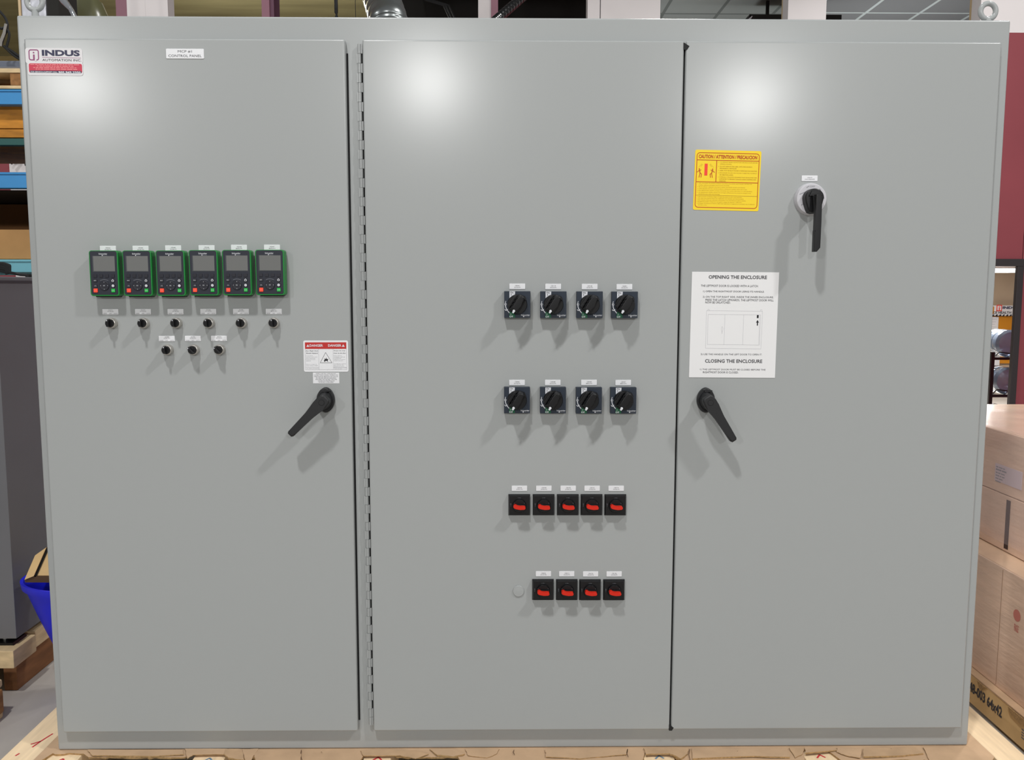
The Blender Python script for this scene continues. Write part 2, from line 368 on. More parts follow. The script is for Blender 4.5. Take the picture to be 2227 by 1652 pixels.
for i, (px, py) in enumerate([(226.3, 594.1), (298.6, 594), (370.7, 594), (442.6, 593.2), (515, 592.8), (586.8, 592.4)]):
    o = kp if i == 0 else copy_tree(kp)
    p = U(px, py, 'y', DF-.030); o.location = (p.x, DF, p.z)
    tag(o, f'{ORD[i]} of the six green-framed display keypads on the enclosure door', 'keypad', 'green keypads in a row on the left door')

# ------------------------------------------------------------------ selector switches
def selector():
    root = empty('selector_switch')
    m = MB(); m.lathe([(.0128, 0), (.0128, -.012), (.0116, -.0145), (.0104, -.0150), (.0100, -.0140)], METAL, n=32); m.build('bezel', root)
    m = MB(); m.lathe([(.0098, -.010), (.0098, -.020), (.0088, -.0215)], BLACKP, n=28)
    m.prism([(-.0030, -.0092), (.0030, -.0092), (.0030, .0075), (.0020, .0106), (-.0020, .0106), (-.0030, .0075)], -.032, -.018, BLACKP, bev=.0012, taper=.86)
    m.prism([(-.0009, .0058), (.0009, .0058), (.0009, .0088), (-.0009, .0088)], -.0325, -.030, WINK); m.build('knob', root)
    return root
sl = selector(); finish(sl)
SP = [(237.2, 702.9), (307.3, 702.9), (378.9, 702.6), (450.4, 702.5), (521.5, 702.5), (592.7, 702.3), (359.7, 761.2), (417, 761.2), (473.7, 760.8)]
SLB = [f'{ORD[i]} black selector switch in the upper row of six below the keypads' for i in range(6)] + ['lower row leftmost black selector switch, its knob pointing straight up', 'lower row middle black selector switch, its knob turned to the upper left', 'lower row rightmost black selector switch, its knob turned to the upper left']
for i, (px, py) in enumerate(SP):
    o = sl if i == 0 else copy_tree(sl)
    p = U(px, py, 'y', DF-.020); o.location = (p.x, DF, p.z); o.rotation_euler = (0, math.radians(-45 if i > 6 else 0), 0)
    tag(o, SLB[i], 'switch', 'three-position selector switches on the left door')

# ------------------------------------------------------------------ rotary breaker handles (grey plates)
def breaker():
    root = empty('rotary_breaker_handle'); q = lambda x, y: ((x-619)/12190.0, -(y-855)/12190.0)
    m = MB(); m.box(-.0317, .0317, -.018, 0, -.0322, .0322, SLATE, bev=.0008)
    y = -.0184
    m.flat([q(388, 468), q(555, 468), q(550, 555), q(450, 610), q(388, 670)], y, WINK); a, c = q(410, 525), q(505, 480); m.text('On', a[0], c[0], a[1], c[1], y-.0002, BLK, bold=.02); a, c = q(432, 590), q(446, 540); m.rect(a[0], c[0], a[1], c[1], y-.0002, BLK)
    m.flat([q(385, 1075), q(420, 1055), q(500, 1100), q(555, 1165), q(555, 1238), q(385, 1238)], y, GREEND); a, c = q(388, 1232), q(495, 1180); m.text('Off', a[0], c[0], a[1], c[1], y-.0002, WINK, bold=.02)
    a, c = q(408, 1160), q(448, 1112); m.text('O', a[0], c[0], a[1], c[1], y-.0002, WINK)
    arc = [q(280, 750), q(268, 800), q(268, 860), q(280, 930), q(305, 995), q(345, 1050), q(390, 1100)]
    for k in range(6): m.line(arc[k], arc[k+1], .0011 if k in (0, 1) else .0019, y, WINK)
    ring = circ(*q(275, 845), .0023, 10)
    for k in range(10): m.line(ring[k], ring[(k+1) % 10], .0008, y-.0001, WINK)
    for p1, p2 in (((250, 990), (280, 1030)), ((280, 1030), (325, 1010)), ((325, 1010), (335, 985))): m.line(q(*p1), q(*p2), .0014, y-.0001, WINK)
    a, c = q(728, 1182), q(990, 1142); m.text('Schneider', a[0], c[0], a[1], c[1], y-.0002, WINK, bold=.02); m.flat(circ(*q(806, 1205), .0016, 10), y-.0002, WINK)
    a, c = q(838, 1220), q(980, 1192); m.text('Electric', a[0], c[0], a[1], c[1], y-.0002, WINK2)
    o = m.build('mounting_plate', root)
    m = MB(); m.lathe([(.0240, -.017), (.0240, -.024), (.0232, -.027), (.0225, -.028)], BLACKP, n=40, cz=.0008)
    mx = Matrix.Translation((0, 0, .0008)) @ Matrix.Rotation(math.radians(30), 4, 'Y')     # grip tilted to the upper right
    m.prism([(-.0115, -.0195), (.0095, -.0205), (.0105, .0), (.0098, .0215), (.0035, .0262), (-.0075, .0240), (-.0105, .012)], -.052, -.026, BLACKP, bev=.003, seg=3, mx=mx, taper=.84)
    m.prism([(-.0185, -.014), (-.0118, -.018), (-.0108, .019), (-.0172, .0135)], -.034, -.026, BLACKP, bev=.001, mx=mx)
    for zz in (-.008, .001, .010): m.prism([(-.0112, zz), (-.0098, zz), (-.0098, zz+.003), (-.0112, zz+.003)], -.0535, -.045, BLACKP, mx=mx, bev=.0003)
    m.prism([(.004, .0225), (.0125, .018), (.0128, .0215), (.0055, .0262)], -.036, -.020, BLACKP, mx=mx)
    m.build('knob', root)
    m = MB(); mz = -.0538; m.prism(circ(*q(512, 1030), .0030, 16), mz, mz+.003, WINK); m.prism([q(478, 1030), q(545, 1048), q(500, 1100), q(462, 1082)], mz+.0003, mz+.003, WINK); o = m.build('pointer', root); o['label'] = 'white pointer showing off'
    return root
br = breaker(); finish(br)
BP = [(1125, 662.1), (1203.5, 662.4), (1282.4, 662.5), (1358.7, 662.8), (1124.3, 870.1), (1202.7, 870.3), (1280.9, 870.7), (1355.9, 870.8)]
OR4 = ['leftmost', 'second from left', 'third from left', 'rightmost']
for i, (px, py) in enumerate(BP):
    o = br if i == 0 else copy_tree(br)
    p = U(px, py, 'y', DF-.018); o.location = (p.x, DF, p.z)
    tag(o, f'{OR4[i % 4]} black rotary breaker handle in the {"upper" if i < 4 else "lower"} row of square slate plates', 'switch', 'black rotary breaker handles on square slate plates')

# ------------------------------------------------------------------ red-handled switches
def redswitch():
    root = empty('rotary_disconnect_switch')
    m = MB(); m.prism([(-.027, -.0266), (.027, -.0266), (.027, .0266), (-.027, .0266)], -.005, 0, BLACKP, bev=.0006)
    m.prism(rrect(-.0268, .0268, -.0264, .0264, .0015), -.012, -.004, BLACKP, taper=.915)
    y = -.0123
    m.text('ON', -.0014, .0034, .0190, .0206, y, WINK2); m.rect(-.0036, -.0031, .0190, .0206, y, WINK2)
    m.text('OFF', -.0220, -.0203, .0010, .0062, y, WINK2, rot=1); m.text('O', -.0220, -.0203, -.0022, -.0005, y, WINK2, rot=1); m.build('mounting_plate', root)
    m = MB(); m.lathe([(.0172, -.011), (.0172, -.016), (.0160, -.0185), (.0150, -.0185)], BLACKP, n=36)
    for dx, dz in ((-.0128, .0058), (.0122, .0058), (-.0102, .0032)): m.flat(circ(dx, dz+.002, .0006, 6), -.0188, WINK2)
    m.prism([(-.0130, -.0035), (.0130, -.0045), (.0130, .0045), (-.0130, .0055)], -.024, -.017, BLACKP, bev=.001); m.build('hub', root)
    m = MB(); ax = [(-.0108, .0020), (-.0070, .0006), (-.0030, -.0006), (.0020, -.0010), (.0065, -.0008), (.0108, -.0010)]; hw = .0043; up_ = []; dn = []
    for q_ in range(len(ax)):
        d = Vector((ax[min(q_+1, 5)][0]-ax[max(q_-1, 0)][0], ax[min(q_+1, 5)][1]-ax[max(q_-1, 0)][1])).normalized(); up_.append((ax[q_][0]-d.y*hw, ax[q_][1]+d.x*hw)); dn.append((ax[q_][0]+d.y*hw, ax[q_][1]-d.x*hw))
    capr = [(ax[5][0]+hw*math.cos(a_), ax[5][1]+hw*math.sin(a_)) for a_ in (1.05, .52, 0, -.52, -1.05)]; capl = [(ax[0][0]-hw*math.cos(a_), ax[0][1]-hw*math.sin(a_)) for a_ in (1.05, .52, 0, -.52, -1.05)]
    top = up_+capr+dn[::-1]+capl
    m.prism(top, -.034, -.020, REDH, bev=.0007, seg=2); o = m.build('grip', root); o['label'] = 'bright red grip'
    return root
rs = redswitch(); finish(rs)
RP = [(1129.4, 1098.7), (1182.4, 1098.7), (1235.2, 1098.7), (1286.9, 1098.7), (1338.8, 1098.9), (1181, 1283.6), (1232.9, 1283.8), (1283.6, 1284), (1335.7, 1284)]
OR5 = ['leftmost', 'second from left', 'middle', 'fourth from left', 'rightmost']
for i, (px, py) in enumerate(RP):
    o = rs if i == 0 else copy_tree(rs)
    p = U(px, py, 'y', DF-.010); o.location = (p.x, DF, p.z)
    if i >= 5:
        pass
    tag(o, f'{OR5[i]} red-gripped black switch in the row of five above the bottom row' if i < 5 else f'{OR4[i-5]} red-gripped black switch in the bottom row of four', 'switch', 'black square switches with red grips')
m = MB(); m.lathe([(.0142, 0), (.0142, -.0022), (.0132, -.0032), (.0122, -.0030), (.006, -.0036), (.001, -.0038)], PAINT, n=36)
x, z = D(1127.7, 1284.3); tag(m.build('hole_plug', loc=(x, DF, z)), 'round grey plug cap beside the bottom row of red-gripped switches', 'plug')

# ------------------------------------------------------------------ main breaker lever
root = empty('main_breaker_handle', (*[D(1762.8, 433, DF-.006)[0]], DF, D(1762.8, 433, DF-.006)[1]), 'large black lever handle on a round light grey dial below the main breaker nameplate', 'switch')
m = MB(); m.lathe([(.0385, 0), (.0385, -.005), (.0355, -.014), (.0340, -.0150)], LGREY, n=48)
y = -.0153
m.text('OFF', -.006, .006, .0275, .0310, y, MGREY)
for a0, a1 in (((-.030, .0105), (-.014, .0175)), ((-.025, -.0150), (-.018, -.0100)), ((.017, .0130), (.030, .0010)), ((-.014, .0265), (-.008, .0300)), ((.017, .0235), (.021, .0205))): m.line(a0, a1, .0016, y, MGREY)
m.build('dial', root)
m = MB(); pear = [(.0235*math.cos(a), .0225*math.sin(a)+.001) for a in [PI*k/14 for k in range(15)]]+[(-.022, -.010), (-.0165, -.026), (-.012, -.0335), (-.004, -.0365), (.006, -.036), (.0125, -.030), (.0195, -.015)]
m.prism(pear, -.036, -.014, BLACKP, bev=.003, seg=3, taper=.95)
m.prism([(-.015, .004), (.015, .004), (.009, .016), (-.009, .016)], -.040, -.034, BLACKP, bev=.001); m.build('knob', root)
m = MB(); m.prism([(-.0055, .006), (.0085, .006), (.0083, -.060), (.0083, -.118), (.0005, -.1275), (-.0066, -.1275), (-.0064, -.080), (-.0056, -.076), (-.0052, -.03)], -.062, -.046, BLACKP, bev=.002, seg=2)
m.prism([(-.009, .004), (.0085, .004), (.0085, -.028), (-.005, -.034)], -.050, -.034, BLACKP, bev=.001); m.build('lever', root)

# ------------------------------------------------------------------ nameplates
NW, NH = .0386, .0133
def nameplate(px, py, lines, label, w=NW, h=NH, group='small white nameplates on the enclosure doors'):
    m = MB(); m.prism(rrect(-w/2, w/2, -h/2, h/2, .0012, 3), -.0012, 0, WHITE, bev=.0003, seg=1); y = -.0014
    if len(lines) == 2:
        for s, zc, ww in ((lines[0], .0017, .0115), (lines[1], -.0023, .0150 if len(lines[1]) < 9 else .024)): m.text(s, -ww/2+.0003, ww/2+.0003, zc-.0012, zc+.0012, y, INK if len(lines[1]) < 9 else INKL, res=3)
    else:
        for s, zc, ww in ((lines[0], .0040, .0100), (lines[1], .0008, .0145)): m.text(s, -ww/2+.0005, ww/2+.0005, zc-.0010, zc+.0010, y, INK, res=3)
        for s, x0, x1 in (('HAND', -.0170, -.0085), ('OFF', -.0030, .0028), ('AUTO', .0085, .0172)): m.text(s, x0, x1, -.0056, -.0036, y, INKL, res=3)
    x, z = D(px, py); return tag(m.build('nameplate', loc=(x, DF, z), smooth=20), label, 'label', group)
o6 = ['leftmost', 'second', 'third', 'fourth', 'fifth', 'rightmost']
for i, (px, py, a) in enumerate([(235, 540.5, ('VFD361', 'DC46-M1')), (306, 540.4, ('VFD401', 'DC45-M1')), (376.9, 539.6, ('VFD401', 'DC46-M1')), (449.5, 539.2, ('VFD348', 'DC47-M1')), (520, 538.3, ('VFD448', 'BE02-M1')), (591.7, 538, ('VFD447', 'BE03-M1'))]):
    nameplate(px, py, a, f'white nameplate above the {ORD[i]} green-framed keypad')
for i, (px, py, a) in enumerate([(240.5, 677.6, ('SS371', 'DC46-M1', 1)), (311.3, 677.4, ('SS373', 'DC45-M1', 1)), (382, 677.4, ('SS401', 'DC46-M1', 1)), (453.2, 677.2, ('SS348', 'DC47-M1', 1)), (524.3, 677, ('SS448', 'BE02-M1', 1)), (595.5, 677, ('SS471', 'BE03-M1', 1)), (363, 736, ('SS488', 'DC01-M1', 1)), (419.6, 735.8, ('SS192', 'DC43-M1', 1)), (476.5, 735.6, ('SS624', 'DC44-M1', 1))]):
    nameplate(px, py, a, f'white hand-off-auto nameplate above the {ORD[i]} selector switch of the upper row' if i < 6 else f'white hand-off-auto nameplate above the {("leftmost", "middle", "rightmost")[i-6]} selector switch of the lower row')
for i, (px, py, a) in enumerate([(1125, 622.5, ('CB361', 'DC42-M1')), (1203, 622.9, ('CB118', 'DC43-M1')), (1282.3, 623.1, ('CB168', 'DC44-M1')), (1357.9, 623.5, ('CB401', 'DC45-M1')), (1124.4, 831.5, ('CB481', 'DC46-M1')), (1202.1, 831.5, ('CB348', 'DC47-M1')), (1280.9, 831.4, ('CB448', 'BE02-M1')), (1355.3, 831.7, ('CB447', 'BE03-M1'))]):
    nameplate(px, py, a, f'white nameplate above the {OR4[i % 4]} rotary breaker handle of the {"upper" if i < 4 else "lower"} row')
for i, (px, a) in enumerate([(1129.6, ('CB224', 'DV01-M1')), (1182.7, ('CB108', 'DV02-M1')), (1235.6, ('CB160', 'DV04-M1')), (1287.7, ('CB167', 'DV05-M1')), (1340, ('CB210', 'DV06-M1'))]):
    nameplate(px, 1061.4, a, f'white nameplate above the {OR5[i]} red-gripped switch in the row of five')
for i, (px, py, a) in enumerate([(1181.8, 1247.1, ('CB202', 'DC43-M2')), (1232.4, 1247.1, ('CB213', 'DC43-M1')), (1284.4, 1247.5, ('CB124', 'DC44-M2')), (1335.5, 1247.5, ('CB136', 'DC44-M1'))]):
    nameplate(px, py, a, f'white nameplate above the {OR4[i]} red-gripped switch in the bottom row')
nameplate(1760.5, 387.7, ('CB102', 'MAIN BREAKER'), 'white nameplate above the black lever on its round grey dial')
m = MB(); w, h = .0890, .0225; m.prism(rrect(-w/2, w/2, -h/2, h/2, .002, 3), -.0014, 0, WHITE, bev=.0004, seg=1)
m.text('MCP #1', -.0165, .0165, .0020, .0078, -.0016, INK); m.text('CONTROL PANEL', -.039, .039, -.0078, -.0020, -.0016, INK)
x, z = D(402.6, 117); tag(m.build('nameplate', loc=(x, DF, z), smooth=20), 'white nameplate reading MCP #1 CONTROL PANEL near the top of a door', 'label')

# ------------------------------------------------------------------ signs: unit coordinates (0..1 across, 0..1 up) on a measured quad
class Sign:
    def __init__(s, corners, th=.0006):
        P = [Vector(D(*c)) for c in corners]; s.w = ((P[1]-P[0]).length+(P[3]-P[2]).length)/2; s.h = ((P[2]-P[0]).length+(P[3]-P[1]).length)/2
        s.c = (P[0]+P[1]+P[2]+P[3])/4; e = (P[1]-P[0]); s.a = math.atan2(e.y, e.x); s.m = MB(); s.th = th
    def x(s, u): return (u-.5)*s.w
    def z(s, v): return (.5-v)*s.h                      # v runs down the sign
    def y(s, k): return -s.th-.0002*k
    def base(s, m, r=.003): s.m.prism(rrect(-s.w/2, s.w/2, -s.h/2, s.h/2, r) if r else [(-s.w/2, -s.h/2), (s.w/2, -s.h/2), (s.w/2, s.h/2), (-s.w/2, s.h/2)], -s.th, 0, m)
    def rect(s, u0, v0, u1, v1, m, k=1): s.m.rect(s.x(u0), s.x(u1), s.z(v1), s.z(v0), s.y(k), m)
    def poly(s, pts, m, k=1): s.m.flat([(s.x(u), s.z(v)) for u, v in pts], s.y(k), m)
    def line(s, u0, v0, u1, v1, wd, m, k=1): s.m.line((s.x(u0), s.z(v0)), (s.x(u1), s.z(v1)), wd, s.y(k), m)
    def frame(s, u0, v0, u1, v1, wd, m, k=1, r=0):
        pts = rrect(s.x(u0), s.x(u1), s.z(v1), s.z(v0), r) if r else [(s.x(u0), s.z(v0)), (s.x(u1), s.z(v0)), (s.x(u1), s.z(v1)), (s.x(u0), s.z(v1))]
        for i in range(len(pts)): s.m.line(pts[i], pts[(i+1) % len(pts)], wd, s.y(k), m)
    def text(s, t, u0, v0, u1, v1, m, k=2, bold=0, res=2): s.m.text(t, s.x(u0), s.x(u1), s.z(v1), s.z(v0), s.y(k), m, bold=bold, res=res)
    def build(s, name, label, cat): return tag(s.m.build(name, loc=(s.c.x, DF, s.c.y), rot=(0, -s.a, 0), smooth=20), label, cat)
# yellow caution label
s = Sign([(1511, 325.2), (1654.3, 328.6), (1507.9, 455.8), (1651, 459.6)]); s.base(YEL, .004)
s.frame(.030, .048, .972, .955, .0016, ORINK, r=.007)
s.text('CAUTION / ATTENTION / PRECAUCION', .055, .078, .940, .140, ORINK, bold=.035, res=2)
s.line(.030, .168, .972, .168, .0016, ORINK); s.line(.330, .168, .330, .530, .0017, ORINK); s.line(.030, .530, .972, .530, .0016, ORINK); s.line(.030, .752, .972, .752, .0007, ORINKL)
s.rect(.150, .228, .196, .424, REDB)
for f in (1, -1):
    q = lambda u, v: (.173+f*(u-.173), v)
    for a, c, w in (((.072, .330), (.086, .386), .0022), ((.072, .340), (.040, .372), .0014), ((.074, .345), (.102, .330), .0014), ((.086, .386), (.108, .400), .0018), ((.108, .400), (.100, .458), .0016), ((.086, .386), (.072, .458), .0016)): s.line(*q(*a), *q(*c), w, ORINK)
    s.poly([q(.072+.010*math.cos(k*PI/4), .318+.011*math.sin(k*PI/4)) for k in range(8)], ORINK)
    s.line(*q(.09, .28), *q(.12, .24), .0004, ORINKL); s.line(*q(.06, .29), *q(.11, .23), .0004, ORINKL)
en = [('TO PREVENT INJURY ALWAYS SECURE ENCLOSURE BEFORE', .190, .95), ('OPENING DOOR(S).', .222, .56), ('DO NOT REMOVE THIS LABEL UNTIL ENCLOSURE IS', .258, .87), ('PERMANENTLY INSTALLED.', .290, .64), ('LABEL MUST BE RE-ATTACHED IF REMOVED FOR PAINTING.', .326, .95), ('ENCLOSURE FAILURE CAN OCCUR IF SUBJECTED TO IMPACT', .366, .95), ('OR VIBRATION LOADS.', .398, .59), ('INTERNALLY MOUNTED EQUIPMENT MUST BE BLOCKED AND', .436, .95), ('SUPPORTED TO PREVENT DAMAGE DURING SHIPPING AND', .468, .94), ('HANDLING.', .500, .48)]
for i, (t, v, u1) in enumerate(en):
    s.text(t, .382, v, u1, v+.018, ORINKL)
    if i in (0, 2, 4, 5, 7): s.rect(.360, v+.006, .366, v+.013, ORINKL)
fr = [('Afin de prevenir de serieux accidents vous devez vous assurer que le boitier soit dans une', .545, .88), ('position stable et securitaire avant d ouvrir les portes.', .576, .54), ('Ne pas enlever l etiquette avant que le boitier soit installe de facon permanente.', .606, .78), ('Cette etiquette doit etre remise en place si retiree pour quelque raison que ce soit.', .636, .81), ('Des defectuosites peuvent survenir si le boitier est soumis a des chocs ou a des vibrations.', .666, .89), ('Les equipements installes doivent etre proteges suffisamment lors durant le transport et la', .696, .87), ('manutention pour eviter tout dommage.', .724, .40)]
for i, (t, v, u1) in enumerate(fr):
    s.text(t, .075, v, u1, v+.017, ORINKL)
    if i not in (1, 6): s.rect(.055, v+.005, .061, v+.012, ORINKL)
sp = [('Para prevenir accidentes asegure el gabinete antes de abrir la(s) puerta(s).', .768, .74), ('No quite esta etiqueta hasta que el gabinete este instalado permanentemente.', .796, .77), ('Esta etiqueta tiene que colocarse nuevamente si es removida para aplicar pintura.', .824, .80), ('El gabinete puede romperse si se sujeta a cargas de impacto o vibracion.', .852, .74), ('El equipo montado en el interior debe estar soportado y asegurado para prevenir que se dane por', .880, .94), ('el manejo o envio.', .908, .21)]
for i, (t, v, u1) in enumerate(sp):
    s.text(t, .075, v, u1, v+.017, ORINKL)
    if i != 5: s.rect(.055, v+.005, .061, v+.012, ORINKL)
s.build('caution_label', 'yellow trilingual caution label with rust-red writing and two stick figures', 'label')
# opening instructions sheet
s = Sign([(1503.3, 590.6), (1692.3, 592.1), (1499.8, 820.6), (1687, 820.8)], .0009); s.base(PAPER, 0)
def T(t, a, c, d, e, m=INK, b=0): s.text(t, (a-75)/1247., (c-75)/1515., (d-75)/1247., (e-75)/1515., m, bold=b, res=2)
T('OPENING THE ENCLOSURE', 315, 122, 1150, 172, INK, .02)
T('THE LEFTMOST DOOR IS LOCKED WITH A LATCH.', 208, 257, 1032, 287); T('1) OPEN THE RIGHTMOST DOOR USING ITS HANDLE.', 243, 339, 1120, 371)
T('2) ON THE TOP RIGHT SIDE, INSIDE THE INNER ENCLOSURE,', 240, 417, 1255, 449); T('PRESS THE LATCH UPWARDS. THE LEFTMOST DOOR WILL', 278, 458, 1258, 488); T('NOW BE UNLATCHED.', 278, 495, 640, 524)
T('3) USE THE HANDLE ON THE LEFT DOOR TO OPEN IT.', 236, 1242, 1122, 1272); T('CLOSING THE ENCLOSURE', 300, 1325, 1128, 1375, INK, .02)
T('1) THE LEFTMOST DOOR MUST BE CLOSED BEFORE THE', 232, 1462, 1180, 1490); T('RIGHTMOST DOOR IS CLOSED.', 275, 1500, 790, 1528)
Qx = lambda a, c: ((a-75)/1247., (c-75)/1515.)
for a0, a1 in (((300, 627), (1105, 630)), ((300, 1167), (1103, 1172)), ((300, 627), (300, 1167)), ((1105, 630), (1103, 1172)), ((325, 680), (1080, 683)), ((325, 1112), (1078, 1116)), ((325, 680), (325, 1112)), ((1080, 683), (1078, 1116)), ((566, 681), (566, 1114)), ((836, 682), (836, 1115)), ((1068, 690), (1068, 1110))): s.line(*Qx(*a0), *Qx(*a1), .00045, INKF)
el = [Qx(533+10*math.cos(2*PI*k/14), 890+36*math.sin(2*PI*k/14)) for k in range(14)]
for k in range(14): s.line(*el[k], *el[(k+1) % 14], .0004, INKF)
s.line(*Qx(533, 920), *Qx(533, 955), .0008, INKF)
for cx in (328, 1085):
    for k in range(6): s.line(*Qx(cx-12*math.cos(PI*k/6), 627-22*math.sin(PI*k/6)), *Qx(cx-12*math.cos(PI*(k+1)/6), 627-22*math.sin(PI*(k+1)/6)), .0004, INKF)
s.rect(*Qx(1026, 685), *Qx(1052, 728), BLK); s.poly([Qx(1038, 755), Qx(1060, 793), Qx(1046, 793), Qx(1046, 836), Qx(1030, 836), Qx(1030, 793), Qx(1016, 793)], BLK)
s.build('instruction_sheet', 'white paper sheet headed OPENING THE ENCLOSURE with a line drawing of the cabinet', 'sheet')
# danger label
s = Sign([(659.6, 740.2), (756.9, 740), (661.2, 808.2), (758, 808)], .0006); s.base(WHITE, .004)
DQ = lambda a, c: ((a-80)/1580., (c-68)/1100.)
s.rect(*DQ(138, 132), *DQ(1600, 362), REDI)
for a, c in (((300, 200), (775, 285)), ((955, 200), (1425, 285))): s.text('DANGER', *DQ(*a), *DQ(*c), WINK, bold=.03, res=2)
for cx in (240, 1492): s.poly([DQ(cx, 200), DQ(cx+52, 290), DQ(cx-52, 290)], WINK, 2)
for a, c in (((140, 362), (140, 1092)), ((1600, 362), (1600, 1092)), ((140, 1092), (1600, 1092)), ((615, 362), (615, 1092)), ((1125, 362), (1125, 1092)), ((140, 1012), (615, 1012)), ((1125, 1012), (1600, 1012))): s.line(*DQ(*a), *DQ(*c), .0003, INKL)
tri = [DQ(862, 488), DQ(1080, 850), DQ(662, 850)]
for k in range(3): s.line(*tri[k], *tri[(k+1) % 3], .0007, BLK)
s.poly([DQ(*p) for p in ((800, 680), (845, 725), (850, 725), (888, 660), (892, 722), (955, 712), (930, 760), (940, 825), (905, 785), (860, 775), (820, 825), (795, 770), (825, 735))], BLK)
dt = [('Arc Flash And', 160, 412, 585, 447, INK), ('Shock Hazard', 170, 490, 580, 527, INK), ('Do not operate', 160, 590, 405, 612, INKL), ('controls or open covers', 160, 634, 568, 658, INKL), ('without appropriate', 160, 678, 495, 702, INKL), ('personal protection', 160, 724, 490, 746, INKL), ('equipment.', 160, 768, 345, 792, INKL), ('Failure to comply may', 160, 896, 545, 918, INKL), ('result in injury or death!', 160, 940, 575, 964, INKL), ('See safety information', 172, 1036, 612, 1056, INKL),
      ('Risque de coup', 1155, 412, 1555, 447, INK), ('d arc ou de choc', 1150, 490, 1575, 527, INK), ('Ne pas utiliser les', 1150, 590, 1430, 612, INKL), ('commandes ni ouvrir les', 1150, 634, 1540, 658, INKL), ('couvercles sans', 1150, 678, 1410, 700, INKL), ('equipement de protection', 1150, 724, 1555, 748, INKL), ('individuel approprie.', 1150, 768, 1475, 790, INKL), ('Tout defaut de se conformer', 1150, 876, 1575, 896, INKL), ('peut entrainer des', 1150, 920, 1490, 942, INKL), ('blessures ou la mort!', 1150, 958, 1505, 980, INKL), ('Voir la norme de securite', 1140, 1020, 1600, 1040, INKL), ('risque electrique', 1160, 1056, 1430, 1074, INKL)]
for t, a, c, d, e, mm in dt: s.text(t, *DQ(a, c), *DQ(d, e), mm, bold=.01 if mm is INK else 0)
s.build('danger_label', 'white bilingual arc flash danger label with a red DANGER band', 'label')
s = Sign([(680.6, 810), (737.7, 810), (680.9, 833.4), (738, 833.2)], .0004); s.base(WHITE, 0)
for t, a, c, d in (('THESE LUGS ARE TORQUED BUT', .11, .05, .88), ('CONNECTIONS SHIPPING, TEMPERATURE', .04, .185, .95), ('VARIATIONS OR VIBRATION AND SHOULD', .04, .32, .95), ('BE CHECKED BEFORE ENERGIZING', .12, .455, .88), ('THE PANEL FOR THE FIRST TIME AND', .09, .59, .91), ('ON REGULAR MAINTENANCE', .19, .725, .82), ('INTERVALS AS REQUIRED', .22, .86, .78)): s.text(t, a, c, d, c+.075, INK, bold=0)
s.build('small_notice_label', 'small white rectangular text label just under the DANGER label', 'label')
# maker's badge
s = Sign([(54.1, 104), (180, 105.5), (58.2, 164.2), (180.6, 164.2)], .0008)
BQ = lambda a, c: ((a-175)/1560., (c-300)/740.)
s.m.prism(rrect(s.x(0), s.x(1), s.z(.58), s.z(0), .006), -s.th, 0, SILV); s.m.prism(rrect(s.x(.03), s.x(1), s.z(1), s.z(.50), .006), -s.th-.0001, -.0001, SILV)
s.m.prism(rrect(s.x(.052), s.x(.985), s.z(.905), s.z(.565), .004), -s.th-.0002, -.0002, REDL); s.m.rect(s.x(.070), s.x(.970), s.z(.905), s.z(.830), s.y(2), NAVY)
s.text('INDUS', *BQ(630, 350), *BQ(1665, 512), NAVY, 2, bold=.045, res=3); s.line(*BQ(635, 552), *BQ(1690, 560), .0008, PLUM); s.text('AUTOMATION INC.', *BQ(635, 592), *BQ(1700, 652), INK, 2, bold=.0, res=2)
s.frame(BQ(280, 0)[0], BQ(0, 355)[1], BQ(535, 0)[0], BQ(0, 625)[1], .0024, PLUM, r=.004)
s.rect(*BQ(385, 412), *BQ(425, 445), PLUM, 2); s.rect(*BQ(388, 480), *BQ(430, 610), PLUM, 2); s.rect(*BQ(432, 600), *BQ(478, 660), SILV, 3)
for k, (a, d) in enumerate(((300, 1660), (480, 1480), (380, 1600), (440, 1590))): 
    a_ = a
    while a_ < d-40:                                    # rows of print too small to read
        w_ = random.choice((50, 75, 110, 150)); s.rect(*BQ(a_, 738+42*k), *BQ(min(a_+w_, d), 756+42*k), PINKI, 2); a_ += w_+18
s.text('FOR SERVICE & SUPPORT CALL', *BQ(305, 930), *BQ(1030, 968), WINK, 3, bold=.02); s.text('905 943 2350', *BQ(1060, 925), *BQ(1670, 985), WINK, 3, bold=.04)
s.build('company_badge', 'silver and crimson company badge reading INDUS AUTOMATION INC. in a top corner', 'label')

# ------------------------------------------------------------------ floor, skid, cardboard under the enclosure
struct(MB().box(-9, 9, -9, 12, -.05, 0, CONC).build('floor'))
sk = empty('timber_skid', (0, .2, 0), 'pale timber skid under the enclosure, its side beams showing beyond both ends', 'skid')
def board(x0, x1, y0, y1, z0, z1, m=PINE, name='plank', parent=sk, off=(0, -.2, 0), marks=()):
    k = MB(); k.box(x0, x1, y0, y1, z0, z1, m, bev=.003)
    for (ax, ay, bx, by, c) in marks:
        d = Vector((bx-ax, by-ay)); n = Vector((-d.y, d.x)).normalized()*.0022
        k.add([(ax+n.x, ay+n.y, z1+.0006), (ax-n.x, ay-n.y, z1+.0006), (bx-n.x, by-n.y, z1+.0006), (bx+n.x, by+n.y, z1+.0006)], [[0, 3, 2, 1]] if 0 else [[0, 1, 2, 3]], c)
    return k.build(name, parent, loc=off)
REDM = mat('red_crayon', (200, 50, 60), .7); BLUM = mat('blue_crayon', (110, 140, 165), .7)
xl = U(67, 1606, 'z', .142).x
board(-1.318, -1.225, -.16, .62, .05, .140, name='side_beam', marks=[(-1.250, .10, -1.262, .06, REDM), (-1.262, .06, -1.280, .045, REDM), (-1.262, .06, -1.268, .03, REDM), (-1.285, .0, -1.289, -.012, REDM)])
